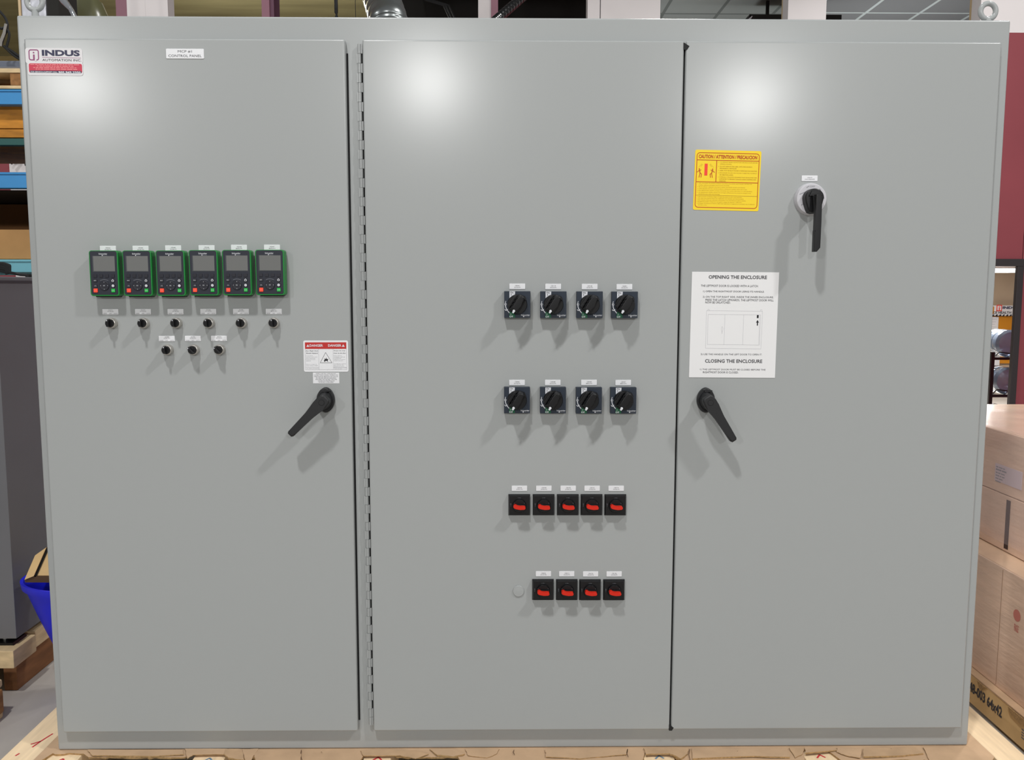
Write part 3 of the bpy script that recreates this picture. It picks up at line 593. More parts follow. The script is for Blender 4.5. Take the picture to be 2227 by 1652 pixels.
board(1.228, 1.312, -.16, .62, .05, .144, name='side_beam')
for a, c, mk in ((100, 170, REDM), (419, 488, BLUM), (790, 850, REDM), (1400, 1468, BLUM), (1752, 1822, REDM)):
    x0, x1 = U(a, 1650, 'z', .144).x, U(c, 1650, 'z', .144).x; xm = (x0+x1)/2
    board(x0, x1, -.15, .62, .05, .1440, marks=[(xm-.01, -.050, xm+.002, -.034, mk), (xm+.002, -.034, xm+.012, -.048, mk)])
for y0 in (-.02, .24, .50): board(-1.3, 1.3, y0, y0+.09, 0, .05, WOODL, name='cross_beam')
# torn cardboard sheet: outline seen from above, its front edge torn round the planks
pts = []; random.seed(3); KX0 = U(1113.5, 1648, 'z', .15).x; KK = 1000/(U(2113.5, 1648, 'z', .15).x-KX0)
def fy(x):
    px = 1113.5+(x-KX0)*KK
    for a, c in ((96, 176), (414, 494), (786, 856), (1396, 1472), (1748, 1826)):
        if a <= px <= c: return -.021
    if 858 < px < 1000: return -.041
    if 500 < px < 560: return -.043
    if 96 < px < 414: return -.0365
    if 860 < px < 1000: return -.039
    return -.075
x = -1.222; edge = []
while x < 1.222:
    edge.append((x, fy(x)+random.uniform(-.004, .004)+.003*math.sin(x*9))); x += random.uniform(.008, .022)
edge.append((1.222, -.06))
m = MB(); n = len(edge)
top = [(x, y, .1502+.0015*math.sin(x*23+y*40)) for x, y in edge]; mid = [(x, -.001, .1498) for x, y in edge]; back = [(x, .10, .1498) for x, y in edge]
low = [(x, y+.001, .1445) for x, y in edge]; lowb = [(x, .10, .1445) for x, y in edge]
m.add(top+mid+back, [[i, i+1, n+i+1, n+i] for i in range(n-1)]+[[n+i, n+i+1, 2*n+i+1, 2*n+i] for i in range(n-1)], CARD)
m.add(top+low, [[n+i, n+i+1, i+1, i] for i in range(n-1)], CARDE); m.add(low+lowb, [[n+i, n+i+1, i+1, i] for i in range(n-1)], CARD)
# torn layers lifted along the front edge
CARDB = mat('cardboard_inner_layer', (192, 160, 126), .9, var=.12, scale=20)
FL = [((403, 1628), (495, 1628), (488, 1640), (420, 1641), (408, 1650)), ((490, 1629), (526, 1629), (531, 1655), (497, 1650), (487, 1640)), ((528, 1630), (562, 1629), (553, 1642), (545, 1655), (533, 1655)),
      ((558, 1630), (655, 1630), (654, 1660), (558, 1660), (553, 1645)), ((784, 1632), (850, 1630), (905, 1633), (932, 1640), (905, 1650), (870, 1643), (850, 1643), (790, 1644)), ((935, 1630), (985, 1629), (1010, 1641), (985, 1647), (950, 1643)),
      ((1012, 1629), (1085, 1629), (1080, 1640), (1060, 1648), (1018, 1643)), ((1400, 1627), (1498, 1627), (1495, 1640), (1480, 1653), (1470, 1645), (1455, 1640), (1405, 1641)), ((1186, 1630), (1365, 1629), (1362, 1641), (1260, 1650), (1188, 1646)),
      ((1505, 1627), (1713, 1627), (1717, 1648), (1640, 1646), (1506, 1651)), ((1716, 1626), (1750, 1625), (1745, 1640), (1729, 1648)), ((1751, 1626), (1817, 1625), (1820, 1632), (1800, 1634), (1752, 1639)),
      ((1821, 1626), (1874, 1628), (1872, 1648), (1840, 1643), (1820, 1635)), ((1877, 1627), (1990, 1625), (2008, 1640), (1950, 1646), (1878, 1647)), ((2008, 1625), (2098, 1623), (2140, 1640), (2158, 1656), (2022, 1656)), ((190, 1630), (398, 1630), (400, 1641), (330, 1645), (200, 1643))]
random.seed(21)
for i_, f_ in enumerate(FL):
    P_ = []
    for a_ in range(len(f_)):                                   # subdivide and roughen the torn sides
        p, q_ = U(*f_[a_], 'z', .152), U(*f_[(a_+1) % len(f_)], 'z', .152)
        for t_ in (0, .25, .5, .75): v_ = p.lerp(q_, t_); P_.append((v_.x+random.uniform(-.0012, .0012), min(v_.y+random.uniform(-.0012, .0012), -.0040)))
    zt2_ = .1524+.0004*(i_ % 3)+.0006; n_ = len(P_)
    tp = [(x, y, zt2_+max(0, -.02-y)*.06*(i_ % 2)) for x, y in P_]; lo_ = [(x*1.0, y, .1515) for x, y in P_]
    ar = sum(P_[k][0]*P_[(k+1) % n_][1]-P_[(k+1) % n_][0]*P_[k][1] for k in range(n_))
    if ar < 0: tp.reverse(); lo_.reverse()
    m.add(tp, [list(range(n_))], (CARD, CARDB, CARD)[i_ % 3]); m.add(tp+lo_, [[n_+k, n_+(k+1) % n_, (k+1) % n_, k] for k in range(n_)], CARDE)
for cx_, y0_, y1_ in ((655.5, 1630, 1652), (1118, 1630, 1640), (1365, 1628, 1645), (1500, 1628, 1652), (1604, 1632, 1640), (1938, 1627, 1640), (700, 1634, 1636)):    # dark creases
    a_, b_, c_ = U(cx_, y0_, 'z', .1538), U(cx_-2, (y0_+y1_)/2, 'z', .1538), U(cx_+1, y1_, 'z', .1538); w_ = .0009
    m.add([(a_.x-w_, a_.y, .1538), (b_.x-w_, b_.y, .1538), (c_.x-w_, c_.y, .1538), (c_.x+w_, c_.y, .1538), (b_.x+w_, b_.y, .1538), (a_.x+w_, a_.y, .1538)], [[0, 1, 2, 3, 4, 5]], mat('crease_brown', (92, 66, 48), .9))
sheet = m.build('cardboard_sheet'); tag(sheet, 'torn tan cardboard sheet lying between the enclosure and the timber skid', 'cardboard')

# ------------------------------------------------------------------ cartons on the right
XB = 1.474
cb = MB(); zt = U(2180, 1522, 'x', XB).z
z_a = .105
cb.box(XB, 2.4, -.35, 1.6, .012, z_a, CARD3)
cb.box(XB-.002, 2.4, -.36, 1.6, z_a, z_a+.004, CARD)
for i, (py0, py1) in enumerate(((.16, .30), (.42, .47))):                         # torn flaps hanging over the upper edge
    cb.prism([(py0, z_a), (py1, z_a), (py1-.015, z_a-.016), ((py0+py1)/2, z_a-.022), (py0+.02, z_a-.013)], 0, .003, CARDE, mx=Matrix.Translation((XB-.004, 0, 0)) @ Matrix.Rotation(PI/2, 4, 'Z'))
def side_text(mb, t, X, ya, yb, za, zb, m_, bold=.03):                              # writing on a face that looks towards -x, read from there
    k = MB(); k.text(t, 0, abs(yb-ya), za, zb, 0, m_, bold=bold)
    k.v = [(X, ya-v[0], v[2]) for v in k.v]; mb.add(k.v, k.f, m_)
side_text(cb, '48-003 64x42', XB-.0012, .52, .335, .048, .082, INK)
for z_, segs in ((.066, (.012, .030, .010)), (.058, (.020, .020, .014)), (.050, (.010, .040)), (.042, (.030, .012))):
    yy = .235
    for w_ in segs: cb.box(XB-.0010, XB+.0005, yy-w_, yy, z_, z_+.003, INKL); yy -= w_+.005
tag(cb.build('flat_carton'), 'long flat tan carton printed 48-003 64x42 on the floor beside the skid', 'box')
bk = MB(); bk.box(XB+.10, 2.3, -.3, 1.5, 0, .0125, WOODO); tag(bk.build('floor_board'), 'dark board under the long flat printed carton', 'board')
X1 = 1.50; z1 = z_a+.004; z2 = .488
def carton(x0, y0, y1, za, zb, label, seam=None, wrap=CARDW, top=CARDT):
    k = MB(); k.box(x0, x0+.8, y0, y1, za, zb, wrap, bev=.004)
    k.add([(x0+.004, y0+.004, zb+.0005), (x0+.796, y0+.004, zb+.0005), (x0+.796, y1-.004, zb+.0005), (x0+.004, y1-.004, zb+.0005)], [[0, 1, 2, 3]], top)
    if seam: k.box(x0-.0006, x0+.002, seam, seam+.0015, za+.006, zb-.006, mat('carton_seam', (150, 120, 98), .8))
    return k, label
k, lb = carton(X1, -.3, 1.4, z1, z2, 'large lower carton wrapped in clear film, a faint red stamp on its side', seam=.42)
MAG = mat('faint_red_stamp', (196, 118, 106), .6); cx = U(2212, 1338, 'x', X1)
k.add([(X1-.0008, cx.y+.018*math.cos(a), cx.z+.018*math.sin(a)) for a in [2*PI*i/20 for i in range(20)]], [list(range(20))], MAG)
side_text(k, 'FRAGILE', X1-.0008, cx.y+.010, cx.y-.012, cx.z-.050, cx.z-.028, MAG)
tag(k.build('film_wrapped_carton'), lb, 'box', 'film-wrapped cartons by the skid')
X2 = U(2180, 1196, 'z', z2+.002).x
zm = U(2180, 1074, 'x', X2).z; zt2 = U(2185, 940, 'x', X2).z
k, lb = carton(X2, -.2, 1.3, z2+.002, zm, 'middle carton of the film-wrapped stack with a dark vertical slot')
sy = U(2191, 1130, 'x', X2); k.box(X2-.001, X2+.002, sy.y-.012, sy.y+.010, z2+.012, zm-.012, mat('dark_slot', (62, 44, 40), .6), bev=0)
tag(k.build('film_wrapped_carton'), lb, 'box', 'film-wrapped cartons by the skid')
k, lb = carton(X2+.002, -.2, 1.3, zm+.001, zt2, 'topmost film-wrapped carton carrying a white shipping label')
tag(k.build('film_wrapped_carton'), lb, 'box', 'film-wrapped cartons by the skid')
LB = mat('shipping_label_paper', (206, 190, 196), .6)
a, c = U(2165, 1010, 'x', X2), U(2221, 1066, 'x', X2); k = MB()
k.box(X2-.0006, X2+.0014, c.y, a.y, c.z, a.z+.006, LB)
for q_ in range(6):
    yy = a.y-.006
    for w_ in ((.012, .02, .009), (.03, .025), (.01, .012, .02), (.02, .008, .014), (.016, .02), (.03,))[q_]:
        if yy-w_ > c.y+.006: k.box(X2-.0010, X2-.0004, yy-w_, yy, a.z-.006-.0095*q_, a.z-.0025-.0095*q_+(.0015 if q_ == 1 else 0), MGREY)
        yy -= w_+.004
tag(k.build('shipping_label'), 'white shipping label under film on the topmost wrapped carton', 'label')
# loose film over the stack: thin real sheet with folds
k = MB(); ny, nz = 26, 22; g = []
random.seed(5)
for j in range(nz+1):
    for i in range(ny+1):
        yy = -.1+1.2*i/ny; zz = z2+.03+(zt2+.012-z2-.03)*j/nz
        g.append((X2-.004-.004*abs(math.sin(yy*17+zz*31))-random.uniform(0, .003), yy, zz))
k.add(g, [[j*(ny+1)+i, (j+1)*(ny+1)+i, (j+1)*(ny+1)+i+1, j*(ny+1)+i+1] for j in range(nz) for i in range(ny)], FILM)
g2 = [(X2-.006+.7*j/8, -.1+1.2*i/ny, zt2+.008+random.uniform(0, .006)) for j in range(9) for i in range(ny+1)]
k.add(g2, [[j*(ny+1)+i, j*(ny+1)+i+1, (j+1)*(ny+1)+i+1, (j+1)*(ny+1)+i] for j in range(8) for i in range(ny)], FILM)
tag(k.build('stretch_film'), 'clear wrinkled stretch film around the two upper cartons', 'wrap')

# ------------------------------------------------------------------ back wall (Y = WY) and what is seen through it
WY = 5.0
def wpiece(name, a, c, ztop_px, zbot_px, m_, y0=WY, th=.14, kind=True):
    """wall piece between two pixel columns (taken at the top of the picture) and two pixel rows"""
    x0, x1 = U(a, 20, 'y', y0).x, U(c, 20, 'y', y0).x; z0_, z1_ = U((a+c)/2, zbot_px, 'y', y0).z if zbot_px is not None else 0, U((a+c)/2, ztop_px, 'y', y0).z
    o = MB().box(x0, x1, y0, y0+th, z0_, z1_, m_).build(name)
    return struct(o) if kind else o
ZW = U(2227, 71, 'y', WY).z                                   # top of the maroon
dx0, dx1 = U(2120, 590, 'y', WY).x-.9, U(2215.5, 700, 'y', WY).x
hz = U(2180, 579, 'y', WY).z
# lower wall, maroon, with the doorway
def wbox(name, x0, x1, z0_, z1_, m_, y0=WY, th=.14): return struct(MB().box(x0, x1, y0, y0+th, z0_, z1_, m_).build(name))
wbox('wall_back_maroon', dx1-.004, 8.5, 0, ZW, MAROON, th=.012); wbox('wall_back_over_door', dx0, dx1, hz+.05, ZW, MAROON, th=.012); wbox('wall_back_maroon', -1.0, dx0, 0, ZW, MAROON)
fr = MB(); fr.box(dx0, dx1, WY-.03, WY+.01, hz, hz+.06, DFRAME, bev=.004); fr.box(dx1-.052, dx1+.0, WY-.03, WY+.01, 0, hz, DFRAME, bev=.004); fr.box(dx0, dx0+.08, WY-.03, WY+.01, 0, hz, DFRAME, bev=.004)
struct(fr.build('door_1'))
# upper wall: white piers between the openings
for a, c in ((1040, 1068), (1278, 1304.5), (1306.5, 1436), (1714, 1797), (2133, 2900)):
    x0, x1 = U(a, 20, 'y', WY).x, U(c, 20, 'y', WY).x; wbox('wall_back_upper', x0, x1, ZW, 4.6, WALLW)
x0, x1 = U(1302, 20, 'y', WY).x, U(1309, 20, 'y', WY).x; wbox('trim_1', x0, x1, ZW, 4.6, MGREY, y0=WY+.03)
for n_, (a, c) in enumerate(((1705, 1715), (2124.5, 2134))):
    x0, x1 = U(a, 20, 'y', WY+.12).x, U(c, 20, 'y', WY).x; wbox(f'trim_{n_+2}', x0, x1, ZW, 4.6, TANJ, y0=WY+.02, th=.16)
wbox('wall_back_sill', U(1040, 20, 'y', WY).x, U(2140, 20, 'y', WY).x, ZW-.02, ZW+.02, WALLW)
mc = tag(MB().box(U(1068, 20, 'y', WY).x, U(1083, 20, 'y', WY).x, WY-.02, WY+.16, 0, 5.9, MAROON2).build('steel_column'), 'slim dusty maroon steel column beside the narrow white wall pier', 'column', 'maroon steel columns')
mc = MB(); x0, x1, x2 = U(569, 20, 'y', 4.4).x, U(586, 20, 'y', 4.4).x, U(593.5, 20, 'y', 4.4).x
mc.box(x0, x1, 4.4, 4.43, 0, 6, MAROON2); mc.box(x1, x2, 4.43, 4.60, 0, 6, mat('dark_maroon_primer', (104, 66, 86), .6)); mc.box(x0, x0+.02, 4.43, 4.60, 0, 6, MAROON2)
tag(mc.build('steel_column'), 'maroon steel column standing alone against the foil roof', 'column', 'maroon steel columns')
x0, x1 = U(252, 18, 'y', 4.75).x, U(278, 18, 'y', 4.75).x
tag(MB().box(x0, x1, 4.75, 4.9, 0, 6, MAROON2).build('steel_column'), 'maroon steel column next to the wide white post', 'column', 'maroon steel columns')
x0, xm, x1 = U(276, 18, 'y', 4.5).x, U(318, 18, 'y', 4.5).x, U(366, 18, 'y', 4.5).x
k = MB(); k.box(x0, xm-.004, 4.5, 4.62, 0, 6, WALLW); k.box(xm, x1, 4.49, 4.62, 0, 6, WALLW); struct(k.build('wall_pier_left'))
# office behind: suspended ceilings over the openings, dark void, lit room behind the doorway
TZ = 4.35
def slab(name, a, c, y0, y1, z, m_):
    x0, x1 = a, c
    return struct(MB().box(x0, x1, y0, y1, z, z+.04, m_).build(name))
o = MB().box(-2, 1.95, -3, 3, 0, .04, TILE1).build('ceiling_office'); struct(o)
gx = U(1506, 36, 'z', TZ).x; gy = U(1500, 30, 'z', TZ).y; o.location = (gx-.61*3-.0, gy-1.22, TZ)
o.data.transform(Matrix.Translation((0, 0, 0)))
o2 = MB().box(-.95, 6, -3, 3, 0, .04, TILE2).build('ceiling_office_right'); struct(o2); gx = U(1872, 36, 'z', TZ+.05).x; o2.location = (gx, U(1870, 28, 'z', TZ+.05).y-1.22, TZ+.05)
o.location.x = gx-.61*5+.14
struct(MB().box(U(1040, 20, 'y', WY).x-.3, 8.5, 11.0, 11.1, 0, 6, WALLW).build('wall_far'))
p0, p1 = U(1622, 31, 'y', 7.3), U(1706, 44, 'y', 7.3); p0.z = min(p0.z, TZ-.01)
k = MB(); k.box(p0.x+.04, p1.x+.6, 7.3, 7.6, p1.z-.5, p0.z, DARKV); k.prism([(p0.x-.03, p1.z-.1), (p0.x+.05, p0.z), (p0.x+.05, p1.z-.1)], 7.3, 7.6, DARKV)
k.prism([(p0.x+.02, p1.z+.005), (p0.x+.06, p0.z-.02), (p0.x+.07, p0.z-.02), (p0.x+.05, p1.z+.005)], 7.29, 7.3, LGREY)
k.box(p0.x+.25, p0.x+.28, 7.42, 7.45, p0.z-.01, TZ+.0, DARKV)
tag(k.build('projector_box'), 'black box hung beneath the grey tiled ceiling', 'box')
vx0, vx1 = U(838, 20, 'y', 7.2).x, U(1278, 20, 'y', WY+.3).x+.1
struct(MB().box(vx0-.0, vx1+.4, 7.2, 7.3, 0, 6.5, DARKV).build('wall_dark_mezzanine'))  # darkness of the unlit space is put into this wall's colour
# roof with foil-faced insulation
struct(MB().box(-16, 1.5, 3.5, 26, 5.9, 6.0, FOIL).build('ceiling_roof'))
struct(MB().box(-16, -1.2, 16, 16.1, 0, 6, mat('far_tan_wall', (150, 128, 82), .8, var=.2, scale=1)).build('wall_far_left'))
# lit room behind the doorway
struct(MB().box(3.4, 7, 9.0, 9.1, 0, 3.2, BEIGE).build('wall_office'))
p = U(2170, 588, 'y', 7.6)
tag(MB().box(p.x-.5, U(2211, 588, 'y', 7.6).x, 7.55, 7.75, p.z-.022, p.z+.022, mat('lit_tube_light', (255, 255, 255), .5, emit=6)).build('ceiling_light'), 'glowing white tube light seen through the dark-framed doorway', 'light')
struct(MB().box(3.3, 7, 5.3, 9.1, p.z+.05, p.z+.09, WALLW).build('ceiling_doorway_room'))
lo = lamp((4.6, 6.6, p.z-.05), 120, .6)
# banner and notice board
p, q2 = U(2155, 664, 'y', 8.9), U(2212, 686, 'y', 8.9)
k = MB(); k.box(p.x-.5, q2.x+.4, 8.88, 8.9, q2.z, p.z, PAPER); w = q2.x-p.x; h = p.z-q2.z; yb = 8.878
k.prism(rrect(p.x-.03, p.x+.03, q2.z+.02, p.z-.012, .008), yb-.002, yb, BOARD)
ic = U(2171, 669.5, 'y', 8.9); k.rect(ic.x-.035, ic.x+.035, ic.z-.04, ic.z+.04, yb-.001, REDB); k.rect(ic.x-.024, ic.x+.024, ic.z-.029, ic.z+.029, yb-.002, PAPER); k.rect(ic.x-.006, ic.x+.006, ic.z-.029, ic.z+.008, yb-.003, REDB); k.rect(ic.x-.006, ic.x+.006, ic.z+.013, ic.z+.022, yb-.003, REDB)
a_, c_ = U(2178, 671.5, 'y', 8.9), U(2214, 665.8, 'y', 8.9); k.text('INDUS', a_.x, c_.x, a_.z, c_.z, yb-.002, NAVY, bold=.04)
a_, c_ = U(2140, 682, 'y', 8.9), U(2197, 676.5, 'y', 8.9); k.text('WORKPLACE HEALTH', a_.x-.12, c_.x, a_.z, c_.z, yb-.002, BLK, bold=.02)
zz = U(2170, 684.5, 'y', 8.9).z
for i in range(34): x_ = p.x-.4+.045*i; k.flat([(x_, zz-.018), (x_+.02, zz-.018), (x_+.034, zz+.006), (x_+.014, zz+.006)], yb-.002, BLK)
tag(k.build('safety_banner'), 'white banner with hazard stripes reading INDUS and WORKPLACE HEALTH beyond the doorway', 'banner')
p, q2 = U(2140, 687, 'y', 8.95), U(2214, 790, 'y', 8.95)
tag(MB().box(p.x-.6, q2.x+.4, 8.95, 8.98, q2.z, p.z, BOARD).build('notice_board'), 'ochre notice board on the beige wall beyond the doorway', 'board')
p, q2 = U(2152, 689, 'y', 8.9), U(2172, 738, 'y', 8.9); k = MB(); k.box(p.x, q2.x, 8.93, 8.945, q2.z, p.z, PAPER)
for i in range(8): zl = p.z-.03-(p.z-q2.z)*.11*i; k.rect(p.x+.015, q2.x-.02-.012*(i % 3), zl-.004, zl, 8.929, INKF)
tag(k.build('notice'), 'white printed notice pinned on the ochre board', 'paper', 'papers on the ochre board')
p, q2 = U(2150, 741, 'y', 8.9), U(2176, 800, 'y', 8.9); k = MB(); k.box(p.x, q2.x, 8.93, 8.945, q2.z, p.z, PAPER)
k.line((p.x+.01, p.z-.12), (q2.x-.01, p.z-.05), .006, 8.929, INKL)
tag(k.build('notice'), 'lower white sheet with a slanting line on the ochre board', 'paper', 'papers on the ochre board')
# water jugs on a black rack
YJ = 6.0
rk = empty('jug_rack', (U(2158, 800, 'y', YJ).x, YJ, 0), 'black wire rack holding water jugs beyond the doorway', 'rack'); rx, ry = rk.location.x, rk.location.y
k = MB(); ptop = U(2159, 765, 'y', YJ-.2)
for yy in (YJ-.2, YJ+.2):
    k = MB(); k.box(ptop.x-.016-rx, ptop.x+.016-rx, yy-.012-ry, yy+.012-ry, 0, ptop.z, BLACKP); k.build('post', rk)
    k = MB(); k.box(ptop.x+.66-rx, ptop.x+.69-rx, yy-.012-ry, yy+.012-ry, 0, ptop.z, BLACKP); k.build('post', rk)
JZ = []
for py in (779, 860, 945):
    zz = U(2180, py, 'y', YJ-.2).z; JZ.append(zz); k = MB()
    k.box(ptop.x-rx, ptop.x+.68-rx, -.21, -.19, zz-.014, zz+.010, BLACKP); k.box(ptop.x-rx, ptop.x+.68-rx, .19, .21, zz-.014, zz+.010, BLACKP)
    for xx in (.08, .30, .38, .60): k.box(ptop.x+xx-rx, ptop.x+xx+.012-rx, -.2, .2, zz-.004, zz+.004, BLACKP)
    k.tube([(ptop.x+.02-rx, -.21, zz+.022), (ptop.x+.05-rx, -.215, zz+.058), (ptop.x+.12-rx, -.22, zz+.050), (ptop.x+.30-rx, -.22, zz+.020), (ptop.x+.31-rx, -.20, zz)], .006, BLACKP, n=6)
    k.build('shelf', rk)
def jug(x, z, label):
    """lies on its side, its base towards the viewer"""
    k = MB(); R = .128; prof = [(.02, .25), (.028, .24), (.03, .20), (.075, .165), (.115, .12), (R, .06), (R, .035), (R-.008, .02), (R, .005), (R, -.06), (R-.008, -.075), (R, -.09), (R, -.15), (R-.02, -.178), (R-.05, -.18), (.04, -.165)]
    k.lathe(prof, JUG, n=32); o = k.build('water_jug', loc=(x, YJ, z)); return tag(o, label, 'jug', 'water jugs on the black rack')
for i, t in enumerate(('topmost bluish water jug lying on the black rack', 'middle bluish water jug lying on the black rack', 'lowest bluish water jug lying on the black rack')):
    jug(U(2193, 740, 'y', YJ-.17).x+.02, JZ[i]+.128+.004, t)

# ------------------------------------------------------------------ overhead: ducts, cables
def flexduct(name, pts, r, m_, label, cat, rings=40, amp=.08):
    P = [Vector(p) for p in pts]; out = []; rad = []; tot = rings*4
    for i in range(tot+1):
        t = i/tot*(len(P)-1); j = min(int(t), len(P)-2); f = t-j; out.append(P[j].lerp(P[j+1], f)); rad.append(r*(1+amp*(1 if i % 4 in (1, 2) else -1)*.5))
    k = MB(); k.tube(out, r, m_, n=28, radii=rad); return tag(k.build(name, smooth=60), label, cat)
a, c = U(845, 46, 'y', 3.6), U(812, -60, 'y', 4.2)
flexduct('flexible_duct', [a-Vector((-.03, .1, .25)), a, c, c+Vector((-.1, .6, .5))], .122, FOILD, 'wide silvery ribbed flexible duct hanging behind the enclosure top', 'duct', rings=26, amp=.04)
a, c = U(1085, 38, 'y', 4.0), U(1150, -18, 'y', 4.4)
flexduct('ribbed_hose', [a+(a-c)*.5, a, c, c+(c-a)*.8], .03, HOSE, 'glossy black ribbed hose slanting up past the white wall pier', 'hose', rings=34, amp=.14)
p = U(731, 20, 'y', 4.0); k = MB(); k.tube([(p.x, 4.0, p.z+1.2), (p.x, 4.0, p.z+.0), (p.x, 4.0, p.z-.01)], .012, RUBBER, n=8); k.tube([(p.x, 4.0, p.z), (p.x, 4, p.z-.02), (p.x+.002, 4.0, p.z-.035), (p.x+.001, 4, p.z-.05), (p.x, 4, p.z-.4)], .012, RUBBER, n=8, radii=[.012, .012, .006, .011, .011])
tag(k.build('hanging_cable'), 'thick black cable hanging straight down beside the silvery duct', 'cable')
p = U(773, 20, 'y', 4.0); tag(MB().tube([(p.x, 4, p.z+1.2), (p.x, 4, p.z-.5)], .0022, RUBBER, n=6).build('hanging_wire'), 'thin black wire hanging beside the thick black cable', 'cable')
k = MB(); a, c, e = U(925, 0, 'y', 5.5), U(965, 12, 'y', 5.5), U(978, 40, 'y', 5.5)
for off in (0, .02, .045): k.tube([a+Vector((off-.1, 0, .1)), a+Vector((off, 0, 0)), c+Vector((off, 0, 0)), e+Vector((off, 0, 0)), e+Vector((off+.03, 0, -.3))], .009, RUBBER, n=6)
tag(k.build('cable_bundle'), 'sagging bundle of black cables in the dark ceiling space', 'cable')
# silver foil-wrapped duct and a plastic bag above the left end
a, c = U(135, 10, 'y', 2.2), U(170, 40, 'y', 2.2)
k = MB(); q = [U(118, -30, 'y', 1.86), U(140, 4, 'y', 1.84), U(154, 20, 'y', 1.82), U(168, 48, 'y', 1.82)]
k.tube(q, .02, CHROME, n=14, radii=[.022, .015, .010, .011]); tag(k.build('chrome_pipe'), 'bright chrome bent pipe end above the enclosure corner', 'pipe')
k = MB(); R = U(222, 20, 'y', 3.1).x-U(178, 20, 'y', 3.1).x; cpt = U(188, 60, 'y', 3.1)
mx = Matrix.Translation(cpt) @ Matrix.Rotation(PI/2, 4, 'X')
k.lathe([(R*1.25, -.25), (R*1.22, -.1), (R*1.1, .05), (R*.8, .14), (R*.35, .18)], mat('dark_olive_dome', (92, 92, 66), .25), n=36, mx=mx)
k.tube([(cpt.x, cpt.y, cpt.z+.15), (cpt.x, cpt.y, 5.9)], .012, RUBBER, n=8)
tag(k.build('lamp_dome'), 'dark glossy olive dome behind the chrome pipe', 'lamp')
k = MB(); a, c = U(46, 34, 'y', 2.52), U(98, -20, 'y', 2.52); k.box(a.x, c.x, 2.52, 2.72, zr(193, 1.7), c.z+.3, mat('silver_foil_sheet', (190, 192, 200), .3, metal=.3, bump=.8, bscale=7), bev=.01)
k.box(a.x-.012, a.x, 2.52, 2.72, zr(193, 1.7), c.z+.3, TANJ); tag(k.build('foil_wrapped_crate'), 'crate wrapped in wrinkled silver foil behind a lifting eye', 'crate')
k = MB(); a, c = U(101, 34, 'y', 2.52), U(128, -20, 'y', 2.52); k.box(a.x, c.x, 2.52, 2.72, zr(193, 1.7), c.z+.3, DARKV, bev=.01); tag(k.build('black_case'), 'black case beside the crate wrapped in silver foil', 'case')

# ------------------------------------------------------------------ left: storage rack and what it holds
YR = 1.7; RX0 = -3.6; RX1 = -1.35
rack = empty('storage_rack', (-2.4, YR, 0), 'blue steel storage rack behind the enclosure, loaded with boards and boxes', 'rack')
def rp(mb, name): o = mb.build(name, rack, loc=(2.4, -YR, 0)); return o
for (pt, pb, mm) in ((194, 227, BLUE), (374, 409, BLUE), (564, 592, BLUE2)):
    k = MB(); k.box(RX0, RX1, YR, YR+.05, zr(pb), zr(pt), mm, bev=.004); k.box(RX0, RX1, YR-.006, YR, zr(pt+5), zr(pt+1.5), mm, bev=.001); rp(k, 'beam')
    k = MB(); k.box(RX0, RX1, YR+1.0, YR+1.05, zr(pb), zr(pt), mm, bev=.004); rp(k, 'beam')
k = MB(); k.box(RX0, RX1, YR+.02, YR+.06, zr(314), zr(299), TEAL, bev=.003); o = rp(k, 'beam'); o['label'] = 'dark teal beam'
for x_ in (RX0-.08, RX1):
    for y_ in (YR, YR+.97):
        k = MB(); k.box(x_, x_+.08, y_, y_+.08, 0, zr(150), BLUE, bev=.004); rp(k, 'upright')
# plywood sheets between the two upper beams
k = MB()
for i, (a, c) in enumerate(((282, 299), (262, 281), (228, 261))): k.box(-3.4, RX1-.02, YR+.06, YR+.9, zr(c, YR+.06), zr(a, YR+.06)+(.0 if i else 0), PLY, bev=.002)
k2 = []
for i, (a, c) in enumerate(((228.5, 279), (280, 298.5))):
    kk = MB(); kk.box(-3.4, RX1-.02, YR+.062+.004*i, YR+.9, zr(c, YR+.06), zr(a, YR+.06), PLY, bev=.003)
    tag(kk.build('plywood_board'), ('thick orange plywood stack board directly under the top blue beam', 'lower orange plywood board resting on the dark teal beam')[i], 'board', 'orange plywood boards on the rack')
# cardboard boxes on the lowest bay
z_b = zr(563)
kk = MB(); kk.box(-2.9, RX1-.03, YR+.03, YR+.6, z_b, zr(499, YR+.03), CARD2, bev=.003); tag(kk.build('cardboard_box'), 'tan cardboard box standing at the front of the low rack bay', 'box', 'cardboard boxes on the rack')
kk = MB(); kk.box(-2.95, RX1-.03, YR+.62, YR+.95, z_b, zr(444, YR+.62), mat('dark_brown_cardboard', (112, 74, 38), .85, var=.1), bev=.003); tag(kk.build('cardboard_box'), 'dark brown cardboard box behind the tan one in the low rack bay', 'box', 'cardboard boxes on the rack')
kk = MB(); kk.box(-3.3, RX1-.03, YR+.06, YR+.98, zr(412), zr(410), DARKV); tag(kk.build('shelf_deck'), 'dark shelf deck beneath the middle blue beam', 'shelf')
